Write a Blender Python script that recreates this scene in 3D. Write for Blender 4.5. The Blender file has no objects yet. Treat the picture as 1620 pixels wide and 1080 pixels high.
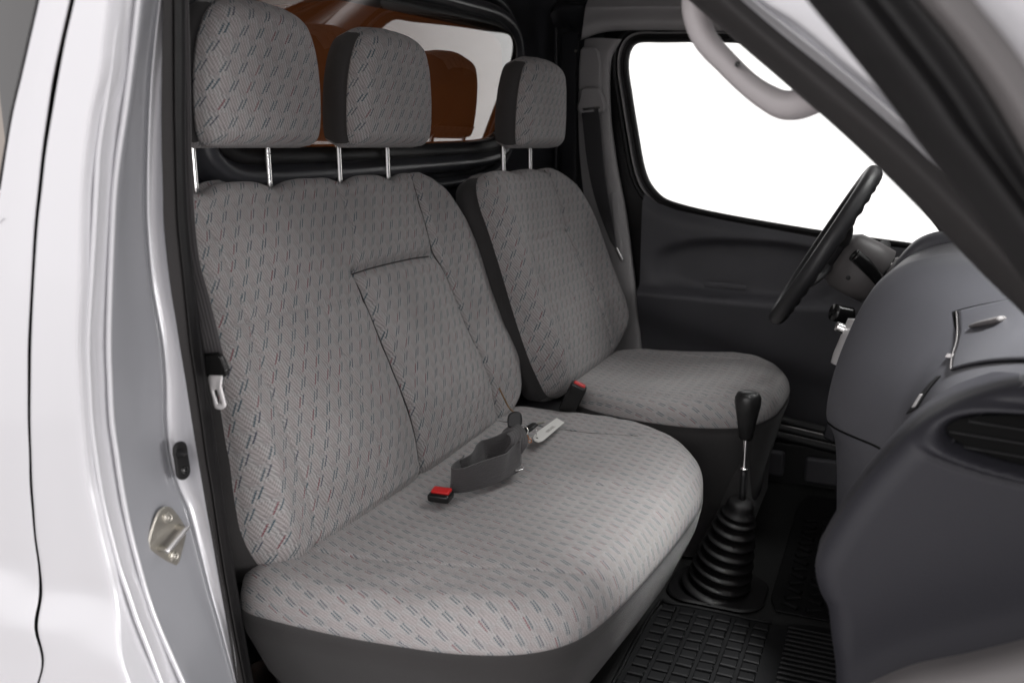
import bpy, bmesh, math, random
import numpy as np
from mathutils import Vector, Matrix, noise
random.seed(4)
S = bpy.context.scene
R = math.radians
# ------------------------------------------------------------------ camera, world, lamps, exposure
cam = bpy.data.objects.new('camera', bpy.data.cameras.new('camera'))
S.collection.objects.link(cam); S.camera = cam
cam.matrix_world = Matrix(((0.917830, -0.085295, 0.387703, 0.749870),
                           (0.396974, 0.197207, -0.896393, -0.842857),
                           (0.0, 0.976644, 0.214862, 0.972641), (0, 0, 0, 1)))
cam.data.lens = 31.11; cam.data.sensor_width = 36.0; cam.data.clip_start = 0.02; cam.data.clip_end = 200
cam.data.dof.use_dof = True; cam.data.dof.focus_distance = 1.55; cam.data.dof.aperture_fstop = 4.5
W = bpy.data.worlds.new('World'); S.world = W; W.use_nodes = True
bg = W.node_tree.nodes['Background']; bg.inputs[0].default_value = (1.0, 0.965, 0.975, 1); bg.inputs[1].default_value = 0.68
S.view_settings.view_transform = 'Standard'; S.view_settings.look = 'None'; S.view_settings.exposure = 0.17; S.view_settings.gamma = 1.0
S.render.engine = 'CYCLES'
S.cycles.max_bounces = 8; S.cycles.transparent_max_bounces = 12; S.cycles.diffuse_bounces = 4

def softbox(name, loc, target, sx, sy, power, col=(1, .975, .97)):
    l = bpy.data.lights.new(name, 'AREA'); l.shape = 'RECTANGLE'; l.size = sx; l.size_y = sy; l.energy = power; l.color = col
    o = bpy.data.objects.new(name, l); S.collection.objects.link(o); o.location = loc
    o.rotation_euler = (Vector(target) - Vector(loc)).to_track_quat('-Z', 'Y').to_euler(); return o
softbox('key_softbox', (0.2, -3.6, 2.3), (0.1, 0.3, 0.6), 3.0, 1.6, 36)
softbox('skin_fill', (-2.9, -3.3, 0.9), (0.0, -0.2, 0.7), 4.4, 2.8, 18)  # unseen lamp added to brighten the outer body skin
softbox('dash_fill', (0.42, 0.1, 3.3), (0.85, 0.3, 0.75), 0.6, 1.1, 35)  # added overhead lamp, lifts the dash while the roof shields the seats
grid_ = softbox('lid_fill', (1.45, 0.0, 2.5), (0.93, 0.30, 0.75), 0.3, 0.3, 3.2); grid_.data.spread = R(22)  # narrow unseen beam added only to brighten the glovebox lid
softbox('door_softbox', (-1.3, -2.2, 2.6), (0.8, 0.4, 0.75), 1.3, 1.0, 22)
softbox('headrest_fill', (4.5, 0.3, 1.1), (0.8, 0.5, 1.0), 3.6, 0.8, 240)  # low lamp added to reach the headrests over the dash
softbox('far_softbox', (0.8, 3.0, 4.2), (0.8, 5.2, 0.8), 5.0, 1.0, 380)

# ------------------------------------------------------------------ helpers
def link(o, parent=None, label=None):
    S.collection.objects.link(o)
    if parent is not None: o.parent = parent
    if label: o['label'] = label
    return o
def meshobj(name, verts, faces, mats, parent=None, smooth=True, midx=None, uvs=None, label=None):
    me = bpy.data.meshes.new(name); me.from_pydata([tuple(v) for v in verts], [], [tuple(f) for f in faces])
    if not isinstance(mats, (list, tuple)): mats = [mats]
    for m in mats: me.materials.append(m)
    if midx is not None: me.polygons.foreach_set('material_index', midx)
    if smooth: me.polygons.foreach_set('use_smooth', [True] * len(me.polygons))
    if uvs is not None:
        uvl = me.uv_layers.new(name='UVMap'); li = np.empty(len(me.loops), dtype=np.int32); me.loops.foreach_get('vertex_index', li)
        uvl.data.foreach_set('uv', np.asarray(uvs, dtype=np.float32)[li].ravel())
    me.validate(); me.update()
    return link(bpy.data.objects.new(name, me), parent, label)
def thing(name, label, cat, group=None):
    o = bpy.data.objects.new(name, None); o.empty_display_size = .05; S.collection.objects.link(o)
    o['label'] = label; o['category'] = cat
    if group: o['group'] = group
    return o
def structure(o): o['kind'] = 'structure'; return o
def catmull(p, n):
    p = np.asarray(p, float); m = len(p)
    if m == 2: return p[0] + (p[1] - p[0]) * np.linspace(0, 1, n)[:, None]
    q = np.vstack([2 * p[0] - p[1], p, 2 * p[-1] - p[-2]]); t = np.linspace(0, m - 1, n); i = np.minimum(t.astype(int), m - 2); f = (t - i)[:, None]
    a, b, c, d = q[i], q[i + 1], q[i + 2], q[i + 3]
    return .5 * ((2 * b) + (-a + c) * f + (2 * a - 5 * b + 4 * c - d) * f ** 2 + (-a + 3 * b - 3 * c + d) * f ** 3)
def closed_catmull(p, n):
    p = np.asarray(p, float); m = len(p); t = np.arange(n) * m / n; i = t.astype(int); f = (t - i)[:, None]
    a, b, c, d = p[(i - 1) % m], p[i % m], p[(i + 1) % m], p[(i + 2) % m]
    return .5 * ((2 * b) + (-a + c) * f + (2 * a - 5 * b + 4 * c - d) * f ** 2 + (-a + 3 * b - 3 * c + d) * f ** 3)
def gridmesh(name, G, mat, parent=None, uv=None, midx=None, solid=0, closed=False, label=None, smooth=True):
    G = np.asarray(G, float); a, b = G.shape[:2]; V = G.reshape(-1, 3)
    F = [(i * b + j, i * b + (j + 1) % b, (i + 1) * b + (j + 1) % b, (i + 1) * b + j) for i in range(a - 1) for j in range(b if closed else b - 1)]
    o = meshobj(name, V, F, mat, parent, smooth, midx, uv, label)
    if solid:
        s = o.modifiers.new('solid', 'SOLIDIFY'); s.thickness = solid; s.offset = 1
    return o
def loft(name, rows, nr, nc, mat, parent=None, solid=0, label=None):
    A = np.array([catmull(r, nc) for r in rows]); B = np.array([catmull(A[:, j], nr) for j in range(nc)]).transpose(1, 0, 2)
    return gridmesh(name, B, mat, parent, solid=solid, label=label)
def box(name, c, s, mat, parent=None, rot=(0, 0, 0), bev=.004, seg=2, label=None):
    bm = bmesh.new(); bmesh.ops.create_cube(bm, size=1)
    bmesh.ops.scale(bm, vec=s, verts=bm.verts)
    if bev: bmesh.ops.bevel(bm, geom=list(bm.edges), offset=min(bev, min(s) * .45), segments=seg, affect='EDGES', profile=.5)
    me = bpy.data.meshes.new(name); bm.to_mesh(me); bm.free(); me.materials.append(mat)
    me.polygons.foreach_set('use_smooth', [bool(bev)] * len(me.polygons))
    o = link(bpy.data.objects.new(name, me), parent, label); o.location = c; o.rotation_euler = rot
    if bev:
        w = o.modifiers.new('wn', 'WEIGHTED_NORMAL')
    return o
def tube(name, pts, r, mat, parent=None, n=12, res=None, cap=True, closed=False, label=None, flat=1.0):
    P = np.asarray(pts, float)
    if res: P = closed_catmull(P, res) if closed else catmull(P, res)
    m = len(P); rr = np.interp(np.linspace(0, 1, m), np.linspace(0, 1, len(r)), r) if hasattr(r, '__len__') else np.full(m, r)
    T = np.gradient(P, axis=0) if not closed else np.roll(P, -1, 0) - np.roll(P, 1, 0)
    T /= np.linalg.norm(T, axis=1)[:, None]
    up = Vector((0, 0, 1)) if abs(T[0][2]) < .9 else Vector((1, 0, 0))
    nrm = Vector(T[0]).cross(up).normalized(); rows = []
    for i in range(m):
        t = Vector(T[i]); nrm = (nrm - t * nrm.dot(t)).normalized(); b = t.cross(nrm)
        rows.append([np.array(P[i]) + rr[i] * (math.cos(a) * np.array(nrm) + flat * math.sin(a) * np.array(b)) for a in np.arange(n) * 2 * math.pi / n])
    G = np.array(rows); V = G.reshape(-1, 3); k = m if closed else m - 1
    F = [(i * n + j, i * n + (j + 1) % n, ((i + 1) % m) * n + (j + 1) % n, ((i + 1) % m) * n + j) for i in range(k) for j in range(n)]
    if cap and not closed: F += [tuple(range(n))[::-1], tuple((m - 1) * n + j for j in range(n))]
    return meshobj(name, V, F, mat, parent, label=label)
def ribbon(name, pts, wid, w, th, mat, parent=None, res=60, label=None):
    "flat webbing: centre line pts, unit width directions wid, width w, thickness th"
    P = catmull(pts, res); D = catmull(wid, res); D /= np.linalg.norm(D, axis=1)[:, None]
    T = np.gradient(P, axis=0); T /= np.linalg.norm(T, axis=1)[:, None]; N = np.cross(T, D); N /= np.maximum(np.linalg.norm(N, axis=1), 1e-6)[:, None]
    ks = [(-.5, -.4), (-.47, -.5), (-.2, -.5), (.2, -.5), (.47, -.5), (.5, -.4), (.5, .4), (.47, .5), (.2, .5), (-.2, .5), (-.47, .5), (-.5, .4)]
    G = np.array([[P[i] + D[i] * w * a + N[i] * th * b for a, b in ks] for i in range(res)])
    L = np.concatenate([[0], np.cumsum(np.linalg.norm(np.diff(P, axis=0), axis=1))])
    uv = np.array([[(a * w, L[i]) for a, b in ks] for i in range(res)]).reshape(-1, 2)
    return gridmesh(name, G, mat, parent, uv=uv, closed=True, label=label)
def lathe(name, prof, mat, parent=None, n=40, base=(0, 0, 0), axis=None, label=None):
    G = np.array([[(r * math.cos(a), r * math.sin(a), z) for a in np.arange(n) * 2 * math.pi / n] for r, z in prof])
    if axis is not None:
        q = np.array(Vector((0, 0, 1)).rotation_difference(Vector(axis)).to_matrix()); G = G @ q.T
    return gridmesh(name, G + np.array(base), mat, parent, closed=True, label=label)
def plate(name, outline, frame, th, mat, parent=None, bev=.002, label=None, hole=None, seg=2):
    "extruded outline in frame (O,U,V,N); optional hole outline (same winding)"
    O, U, V, N = [np.array(q, float) for q in frame]; ol = np.asarray(outline, float)
    if hole is None:
        bm = bmesh.new(); vs = [bm.verts.new(O + U * a + V * b) for a, b in ol]; f = bm.faces.new(vs)
        r = bmesh.ops.extrude_face_region(bm, geom=[f]); bmesh.ops.translate(bm, vec=N * th, verts=[g for g in r['geom'] if isinstance(g, bmesh.types.BMVert)])
        bmesh.ops.recalc_face_normals(bm, faces=bm.faces)
        if bev: bmesh.ops.bevel(bm, geom=[e for e in bm.edges if len(e.link_faces) == 2 and e.calc_face_angle(0) > .6], offset=bev, segments=seg, affect='EDGES')
        me = bpy.data.meshes.new(name); bm.to_mesh(me); bm.free(); me.materials.append(mat)
        me.polygons.foreach_set('use_smooth', [True] * len(me.polygons)); o = link(bpy.data.objects.new(name, me), parent, label)
        o.modifiers.new('wn', 'WEIGHTED_NORMAL'); return o
    hl = np.asarray(hole, float); n = len(ol); assert len(hl) == n
    b = bev; rings = []
    def inset(p, d):
        c = p.mean(0); e = np.roll(p, -1, 0) - np.roll(p, 1, 0); nn = np.stack([e[:, 1], -e[:, 0]], 1); nn /= np.linalg.norm(nn, axis=1)[:, None]
        if ((p - c) * nn).sum() < 0: nn = -nn
        return p - nn * d
    prof = [(ol, 0), (ol, th - b), (inset(ol, b), th), (inset(hl, -b), th), (hl, th - b), (hl, 0)]
    G = np.array([[O + U * p[0] + V * p[1] + N * z for p in q] for q, z in prof])
    return gridmesh(name, G, mat, parent, closed=True, label=label)
def rrect(w, h, r, n=6, c=(0, 0)):
    o = []
    for k, (sx, sy) in enumerate(((1, 1), (-1, 1), (-1, -1), (1, -1))):
        for i in range(n + 1):
            a = math.pi / 2 * (k + i / n); o.append((c[0] + sx * (w / 2 - r) + r * math.cos(a), c[1] + sy * (h / 2 - r) + r * math.sin(a)))
    return o
def polydist(P, Q, closed=False):
    "distance from points P (n,2) to polyline Q, plus index of nearest segment"
    A = Q if closed else Q[:-1]; B = np.roll(Q, -1, 0) if closed else Q[1:]
    D = B - A; L = np.maximum((D ** 2).sum(1), 1e-12); best = np.full(len(P), 9.); idx = np.zeros(len(P), int)
    for k in range(len(A)):
        t = np.clip(((P - A[k]) @ D[k]) / L[k], 0, 1); d = np.linalg.norm(P - A[k] - t[:, None] * D[k], axis=1)
        m = d < best; best[m] = d[m]; idx[m] = k
    return best, idx
def pad(name, Lp, Rp, frame, mats, er=.04, rings=((-.07, .0),), fab=.06, seams=(), nu=110, nv=110, parent=None, warp=None, wrinkle=.0012, crown=None, dist=None, label=None, backcap=True, cord=None, wrapv=0):
    """upholstered / moulded pad. Lp,Rp: left/right edge as (u,v) by rising v; rounded edge radius er; side rings (w,offset);
    faces above w=-fab take mats[0], the rest mats[1]"""
    Lp = catmull(Lp, 120); Rp = catmull(Rp, 120)
    v0, v1 = max(Lp[0, 1], Rp[0, 1]), min(Lp[-1, 1], Rp[-1, 1])
    cs = lambda n: (1 - np.cos(np.linspace(0, math.pi, n))) / 2
    cs0 = cs; cs = lambda n: .45 * cs0(n) + .55 * np.linspace(0, 1, n) ** 1.0
    vv = v0 + (v1 - v0) * cs(nv); Lu = np.interp(vv, Lp[:, 1], Lp[:, 0]); Ru = np.interp(vv, Rp[:, 1], Rp[:, 0])
    U2 = Lu[:, None] + (Ru - Lu)[:, None] * cs(nu)[None, :]; V2 = np.repeat(vv[:, None], nu, 1)
    P = np.stack([U2.ravel(), V2.ravel()], 1)
    loop = [(i, 0) for i in range(nv)] + [(nv - 1, j) for j in range(1, nu)] + [(i, nu - 1) for i in range(nv - 2, -1, -1)] + [(0, j) for j in range(nu - 2, 0, -1)]
    li = np.array([i * nu + j for i, j in loop]); B = P[li]
    keep = [0]
    for k in range(1, len(B)):
        if np.linalg.norm(B[k] - B[keep[-1]]) > 2e-4: keep.append(k)
    Bc = B[keep]
    d, idx = polydist(P, Bc, True)
    Tn = np.roll(Bc, -1, 0) - Bc; Nn = np.stack([-Tn[:, 1], Tn[:, 0]], 1); Nn /= np.maximum(np.linalg.norm(Nn, axis=1), 1e-9)[:, None]
    cen = P.mean(0)
    if ((Bc - cen) * Nn).sum() < 0: Nn = -Nn
    for _ in range(6): Nn = Nn + .5 * (np.roll(Nn, 1, 0) + np.roll(Nn, -1, 0)); Nn /= np.linalg.norm(Nn, axis=1)[:, None]
    Np = Nn[idx]
    x = np.clip(1 - d / er, 0, 1); w = -er * (1 - np.sqrt(np.maximum(1 - x ** 2, 0)))
    w[li] = -er
    if crown: w = w + crown(P[:, 0], P[:, 1]) * np.clip(d / er, 0, 1)
    for sm in seams:
        sd, _ = polydist(P, catmull(np.asarray(sm[0], float), 30)); dep, wd = sm[1], sm[2]
        fade = np.clip(d / .012, 0.25, 1)
        w = w - fade * dep * (.65 * np.exp(-(sd / wd) ** 2) + .35 * np.exp(-np.abs(sd) / (wd * 4)))
    cords = []
    for sm in seams:
        if cord and sm[1] >= .004:
            q = catmull(np.asarray(sm[0], float), 60); q = q[(q[:, 1] > v0 + .012) & (q[:, 1] < v1 - .006)]
            ii = [int(np.argmin(((P - a) ** 2).sum(1))) for a in q]; cords.append((q, ii, sm[1]))
    if wrinkle:
        w = w + np.array([noise.noise((p[0] * 14, p[1] * 14, 3.1)) + .6 * noise.noise((p[0] * 38, p[1] * 30, 9.7)) for p in P]) * wrinkle
    extra = er * np.arcsin(np.clip(x, 0, 1)) - er * x
    UV = P + Np * extra[:, None]
    V3 = np.column_stack([P, w]); M = [np.zeros((nv - 1) * (nu - 1), int)]
    F = [(i * nu + j, i * nu + j + 1, (i + 1) * nu + j + 1, (i + 1) * nu + j) for i in range(nv - 1) for j in range(nu - 1)]
    NB = Np[li]; m = len(li); prev = li; base_off = 0; lw = -er; Vall = [V3]; UVall = [UV]; cnt = len(V3); arc = er * (math.pi / 2 - 1)
    rr = [(lw, 0.)]
    full = []
    last = (-er, 0.)
    if fab > er: full.append((-fab, np.interp(fab, [er] + [-r[0] for r in rings], [0] + [r[1] for r in rings]), 0)); full.append((-fab - .0008, full[-1][1] - .0015, 1))
    for r in rings:
        if -r[0] > fab: full.append((r[0], r[1], 1))
        elif fab <= er: full.append((r[0], r[1], 1))
    for (rw, ro, mi) in full:
        q = B + NB * ro; new = np.column_stack([q, np.full(m, rw)]); Vall.append(new); UVall.append(B + NB * (arc + (-rw - er)))
        mm = np.full(m, mi)
        if wrapv: mm[np.abs(NB[:, 1]) > wrapv] = 0
        ids = np.arange(cnt, cnt + m); F += [(prev[k], prev[(k + 1) % m], ids[(k + 1) % m], ids[k]) for k in range(m)]; M.append(mm); prev = ids; cnt += m
    if backcap:
        q = cen + (B - cen) * .5; Vall.append(np.column_stack([q, np.full(m, full[-1][0] - .004)])); UVall.append(q)
        ids = np.arange(cnt, cnt + m); F += [(prev[k], prev[(k + 1) % m], ids[(k + 1) % m], ids[k]) for k in range(m)]; M.append(np.full(m, 1)); cnt += m
        Vall.append(np.array([[cen[0], cen[1], full[-1][0] - .005]])); UVall.append(cen[None]); F += [(ids[k], ids[(k + 1) % m], cnt) for k in range(m)]; M.append(np.full(m, 1))
    V3 = np.vstack(Vall); UVa = np.vstack(UVall)
    wl = w.copy()
    if warp: V3 = warp(V3)
    O, U, Vx, N = [np.array(q, float) for q in frame]
    W3 = O + V3[:, :1] * U + V3[:, 1:2] * Vx + V3[:, 2:] * N
    if not isinstance(mats, (list, tuple)): mats = [mats, mats]
    ob = meshobj(name, W3, F, mats, parent, True, np.concatenate(M), UVa, label)
    for q, ii, dep in cords:
        c3 = np.column_stack([q, np.convolve(np.pad(wl[ii], 2, mode='edge'), np.ones(5) / 5, 'valid') + .0019])
        if warp: c3 = warp(c3)
        tube('seam_cord', O + c3[:, :1] * U + c3[:, 1:2] * Vx + c3[:, 2:] * N, .0013, cord, ob, n=6)
    return ob
def frame_tilt(O, v):
    v = np.array(v, float); v /= np.linalg.norm(v); u = np.array([0, 1., 0]); n = np.cross(u, v); return (O, u, v, n)

# ------------------------------------------------------------------ materials
def mat(name, col, rough=.5, metal=0, bump=0, bscale=400, coat=0, spec=.5, var=0, vscale=6, sheen=0):
    m = bpy.data.materials.new(name); m.use_nodes = True; nt = m.node_tree; b = nt.nodes['Principled BSDF']
    b.inputs['Base Color'].default_value = (*col, 1); b.inputs['Roughness'].default_value = rough; b.inputs['Metallic'].default_value = metal
    b.inputs['Coat Weight'].default_value = coat; b.inputs['Coat Roughness'].default_value = .08; b.inputs['Specular IOR Level'].default_value = spec
    if sheen: b.inputs['Sheen Weight'].default_value = sheen; b.inputs['Sheen Roughness'].default_value = .5
    tc = nt.nodes.new('ShaderNodeTexCoord')
    if bump:
        n = nt.nodes.new('ShaderNodeTexNoise'); n.inputs['Scale'].default_value = bscale; n.inputs['Detail'].default_value = 3; nt.links.new(tc.outputs['Object'], n.inputs['Vector'])
        bp = nt.nodes.new('ShaderNodeBump'); bp.inputs['Strength'].default_value = bump; bp.inputs['Distance'].default_value = .001
        nt.links.new(n.outputs['Fac'], bp.inputs['Height']); nt.links.new(bp.outputs['Normal'], b.inputs['Normal'])
    if var:
        n = nt.nodes.new('ShaderNodeTexNoise'); n.inputs['Scale'].default_value = vscale; n.inputs['Detail'].default_value = 6; nt.links.new(tc.outputs['Object'], n.inputs['Vector'])
        r = nt.nodes.new('ShaderNodeMapRange'); r.inputs['From Min'].default_value = .3; r.inputs['From Max'].default_value = .7
        r.inputs['To Min'].default_value = 1 - var; r.inputs['To Max'].default_value = 1 + var; nt.links.new(n.outputs['Fac'], r.inputs['Value'])
        mx = nt.nodes.new('ShaderNodeVectorMath'); mx.operation = 'SCALE'; mx.inputs[0].default_value = col; nt.links.new(r.outputs[0], mx.inputs['Scale'])
        nt.links.new(mx.outputs[0], b.inputs['Base Color'])
        r2 = nt.nodes.new('ShaderNodeMapRange'); r2.inputs['To Min'].default_value = max(rough - .08, .02); r2.inputs['To Max'].default_value = rough + .08; nt.links.new(n.outputs['Fac'], r2.inputs['Value'])
        nt.links.new(r2.outputs[0], b.inputs['Roughness'])
    return m
class NB:
    def __init__(s, nt): s.nt = nt
    def m(s, op, a, b=None, c=None):
        n = s.nt.nodes.new('ShaderNodeMath'); n.operation = op
        for i, x in enumerate((a, b, c)):
            if x is None: continue
            if isinstance(x, (int, float)): n.inputs[i].default_value = x
            else: s.nt.links.new(x, n.inputs[i])
        return n.outputs[0]
    def mixc(s, f, a, b):
        n = s.nt.nodes.new('ShaderNodeMix'); n.data_type = 'RGBA'
        for k, x in ((0, f), (6, a), (7, b)):
            if isinstance(x, (int, float)): n.inputs[k].default_value = x
            elif isinstance(x, tuple): n.inputs[k].default_value = (*x, 1)
            else: s.nt.links.new(x, n.inputs[k])
        return n.outputs[2]
def fabric(name, base=(.328, .318, .315), cw=.0305, ch=.0235, slant=.52, shift=.45, contrast=1.0):
    m = bpy.data.materials.new(name); m.use_nodes = True; nt = m.node_tree; b = nt.nodes['Principled BSDF']; k = NB(nt)
    uv = nt.nodes.new('ShaderNodeUVMap'); uv.uv_map = 'UVMap'; sp = nt.nodes.new('ShaderNodeSeparateXYZ'); nt.links.new(uv.outputs[0], sp.inputs[0])
    nz = nt.nodes.new('ShaderNodeTexNoise'); nz.inputs['Scale'].default_value = 9; nz.inputs['Detail'].default_value = 4; nt.links.new(uv.outputs[0], nz.inputs['Vector'])
    U = k.m('DIVIDE', sp.outputs[0], cw); V = k.m('DIVIDE', sp.outputs[1], ch)
    U = k.m('ADD', U, k.m('MULTIPLY', k.m('SUBTRACT', nz.outputs['Fac'], .5), .25)); V = k.m('ADD', V, k.m('MULTIPLY', nz.outputs['Fac'], .2))
    row = k.m('FLOOR', V); fv = k.m('FRACT', V); us = k.m('ADD', U, k.m('MULTIPLY', row, shift)); cell = k.m('FLOOR', us); fu = k.m('FRACT', us)
    sl = k.m('MULTIPLY', k.m('SUBTRACT', fv, .5), slant)
    cv = nt.nodes.new('ShaderNodeCombineXYZ'); nt.links.new(cell, cv.inputs[0]); nt.links.new(row, cv.inputs[1])
    wn = nt.nodes.new('ShaderNodeTexWhiteNoise'); wn.noise_dimensions = '2D'; nt.links.new(cv.outputs[0], wn.inputs['Vector'])
    sw = nt.nodes.new('ShaderNodeSeparateColor'); nt.links.new(wn.outputs['Color'], sw.inputs[0])
    def stroke(off, lo, hi):
        d = k.m('ABSOLUTE', k.m('SUBTRACT', k.m('SUBTRACT', fu, sl), off)); a = k.m('LESS_THAN', d, .037)
        return k.m('MULTIPLY', a, k.m('MULTIPLY', k.m('GREATER_THAN', fv, lo), k.m('LESS_THAN', fv, hi)))
    thread = k.m('GREATER_THAN', k.m('FRACT', k.m('MULTIPLY', fv, 9.0)), .22)
    s1 = k.m('MULTIPLY', stroke(.40, .14, .74), thread); s2 = k.m('MULTIPLY', stroke(.59, .24, .84), thread)
    isred = k.m('GREATER_THAN', sw.outputs[0], .66)
    teal, red, navy = (.020, .062, .088), (.16, .018, .035), (.020, .030, .065)
    c1 = k.mixc(isred, teal, red); c2 = k.mixc(k.m('GREATER_THAN', sw.outputs[1], .5), teal, navy)
    # woven ground: fine zig-zag twill, running steeper one way, plus darker rows between the marks
    zz = k.m('ABSOLUTE', k.m('SUBTRACT', k.m('FRACT', k.m('ADD', us, .5)), .5))
    tw = k.m('FRACT', k.m('SUBTRACT', k.m('MULTIPLY', V, 5.0), k.m('MULTIPLY', zz, 9.0)))
    tw2 = k.m('FRACT', k.m('ADD', k.m('MULTIPLY', us, 6.0), k.m('MULTIPLY', V, 2.1)))
    t = k.m('ADD', k.m('MULTIPLY', k.m('ABSOLUTE', k.m('SUBTRACT', tw, .5)), .9), k.m('MULTIPLY', k.m('ABSOLUTE', k.m('SUBTRACT', tw2, .5)), 1.1))
    fine = nt.nodes.new('ShaderNodeTexNoise'); fine.inputs['Scale'].default_value = 700; fine.inputs['Detail'].default_value = 2; nt.links.new(uv.outputs[0], fine.inputs['Vector'])
    big = nt.nodes.new('ShaderNodeTexNoise'); big.inputs['Scale'].default_value = 5; big.inputs['Detail'].default_value = 5; nt.links.new(uv.outputs[0], big.inputs['Vector'])
    f = k.m('ADD', k.m('MULTIPLY', k.m('SUBTRACT', t, .5), .85 * contrast), k.m('MULTIPLY', k.m('SUBTRACT', fine.outputs['Fac'], .5), .5))
    f = k.m('ADD', f, k.m('MULTIPLY', k.m('SUBTRACT', big.outputs['Fac'], .5), .55)); f = k.m('ADD', f, 1.0)
    sc = nt.nodes.new('ShaderNodeVectorMath'); sc.operation = 'SCALE'; sc.inputs[0].default_value = base; nt.links.new(f, sc.inputs['Scale'])
    # faint pink/teal cast between marks as the coloured threads run under the ground
    cast = k.mixc(k.m('MULTIPLY', k.m('GREATER_THAN', k.m('ABSOLUTE', k.m('SUBTRACT', fu, .48)), .3), .12), sc.outputs[0], (.26, .15, .145))
    # faint dark threads leaning the other way between the marks make the lattice look of the cloth
    op = k.m('ABSOLUTE', k.m('SUBTRACT', k.m('FRACT', k.m('ADD', us, k.m('MULTIPLY', fv, .55))), .12))
    op2 = k.m('ABSOLUTE', k.m('SUBTRACT', k.m('FRACT', k.m('ADD', us, k.m('MULTIPLY', fv, .55))), .90))
    lat = k.m('MULTIPLY', k.m('ADD', k.m('LESS_THAN', op, .03), k.m('LESS_THAN', op2, .03)), k.m('GREATER_THAN', k.m('ABSOLUTE', k.m('SUBTRACT', fv, .5)), .18))
    cast = k.mixc(k.m('MULTIPLY', lat, .36 * contrast), cast, (.07, .07, .08))
    st = k.m('ADD', .80, k.m('MULTIPLY', sw.outputs[2], .20))
    col = k.mixc(k.m('MULTIPLY', s1, st), cast, c1); col = k.mixc(k.m('MULTIPLY', s2, st), col, c2)
    nt.links.new(col, b.inputs['Base Color']); b.inputs['Roughness'].default_value = .92; b.inputs['Specular IOR Level'].default_value = .15
    b.inputs['Sheen Weight'].default_value = .12; b.inputs['Sheen Roughness'].default_value = .5
    bp = nt.nodes.new('ShaderNodeBump'); bp.inputs['Strength'].default_value = .6; bp.inputs['Distance'].default_value = .0008
    h = k.m('SUBTRACT', k.m('ADD', t, k.m('MULTIPLY', fine.outputs['Fac'], .8)), k.m('MULTIPLY', k.m('ADD', s1, s2), .5)); nt.links.new(h, bp.inputs['Height']); nt.links.new(bp.outputs['Normal'], b.inputs['Normal'])
    return m
def glass(name, tint=(.93, .96, .95), refl=1.0):
    m = bpy.data.materials.new(name); m.use_nodes = True; nt = m.node_tree; nt.nodes.remove(nt.nodes['Principled BSDF']); out = nt.nodes['Material Output']
    t = nt.nodes.new('ShaderNodeBsdfTransparent'); t.inputs[0].default_value = (*tint, 1); g = nt.nodes.new('ShaderNodeBsdfGlossy'); g.inputs['Roughness'].default_value = .0
    f = nt.nodes.new('ShaderNodeFresnel'); f.inputs[0].default_value = 1.52; mx = nt.nodes.new('ShaderNodeMixShader')
    s = nt.nodes.new('ShaderNodeMath'); s.operation = 'MULTIPLY'; s.use_clamp = True; s.inputs[1].default_value = 1.9 * refl; nt.links.new(f.outputs[0], s.inputs[0])
    nt.links.new(s.outputs[0], mx.inputs[0]); nt.links.new(t.outputs[0], mx.inputs[1]); nt.links.new(g.outputs[0], mx.inputs[2]); nt.links.new(mx.outputs[0], out.inputs[0]); return m
def webbing(name, col):
    m = mat(name, col, .75, sheen=.2); nt = m.node_tree; b = nt.nodes['Principled BSDF']; k = NB(nt)
    uv = nt.nodes.new('ShaderNodeUVMap'); uv.uv_map = 'UVMap'; sp = nt.nodes.new('ShaderNodeSeparateXYZ'); nt.links.new(uv.outputs[0], sp.inputs[0])
    h = k.m('ADD', k.m('SINE', k.m('MULTIPLY', sp.outputs[0], 1400)), k.m('MULTIPLY', k.m('SINE', k.m('ADD', k.m('MULTIPLY', sp.outputs[1], 2600), k.m('MULTIPLY', sp.outputs[0], 1500))), .6))
    bp = nt.nodes.new('ShaderNodeBump'); bp.inputs['Strength'].default_value = .5; bp.inputs['Distance'].default_value = .0005; nt.links.new(h, bp.inputs['Height']); nt.links.new(bp.outputs['Normal'], b.inputs['Normal']); return m
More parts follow.
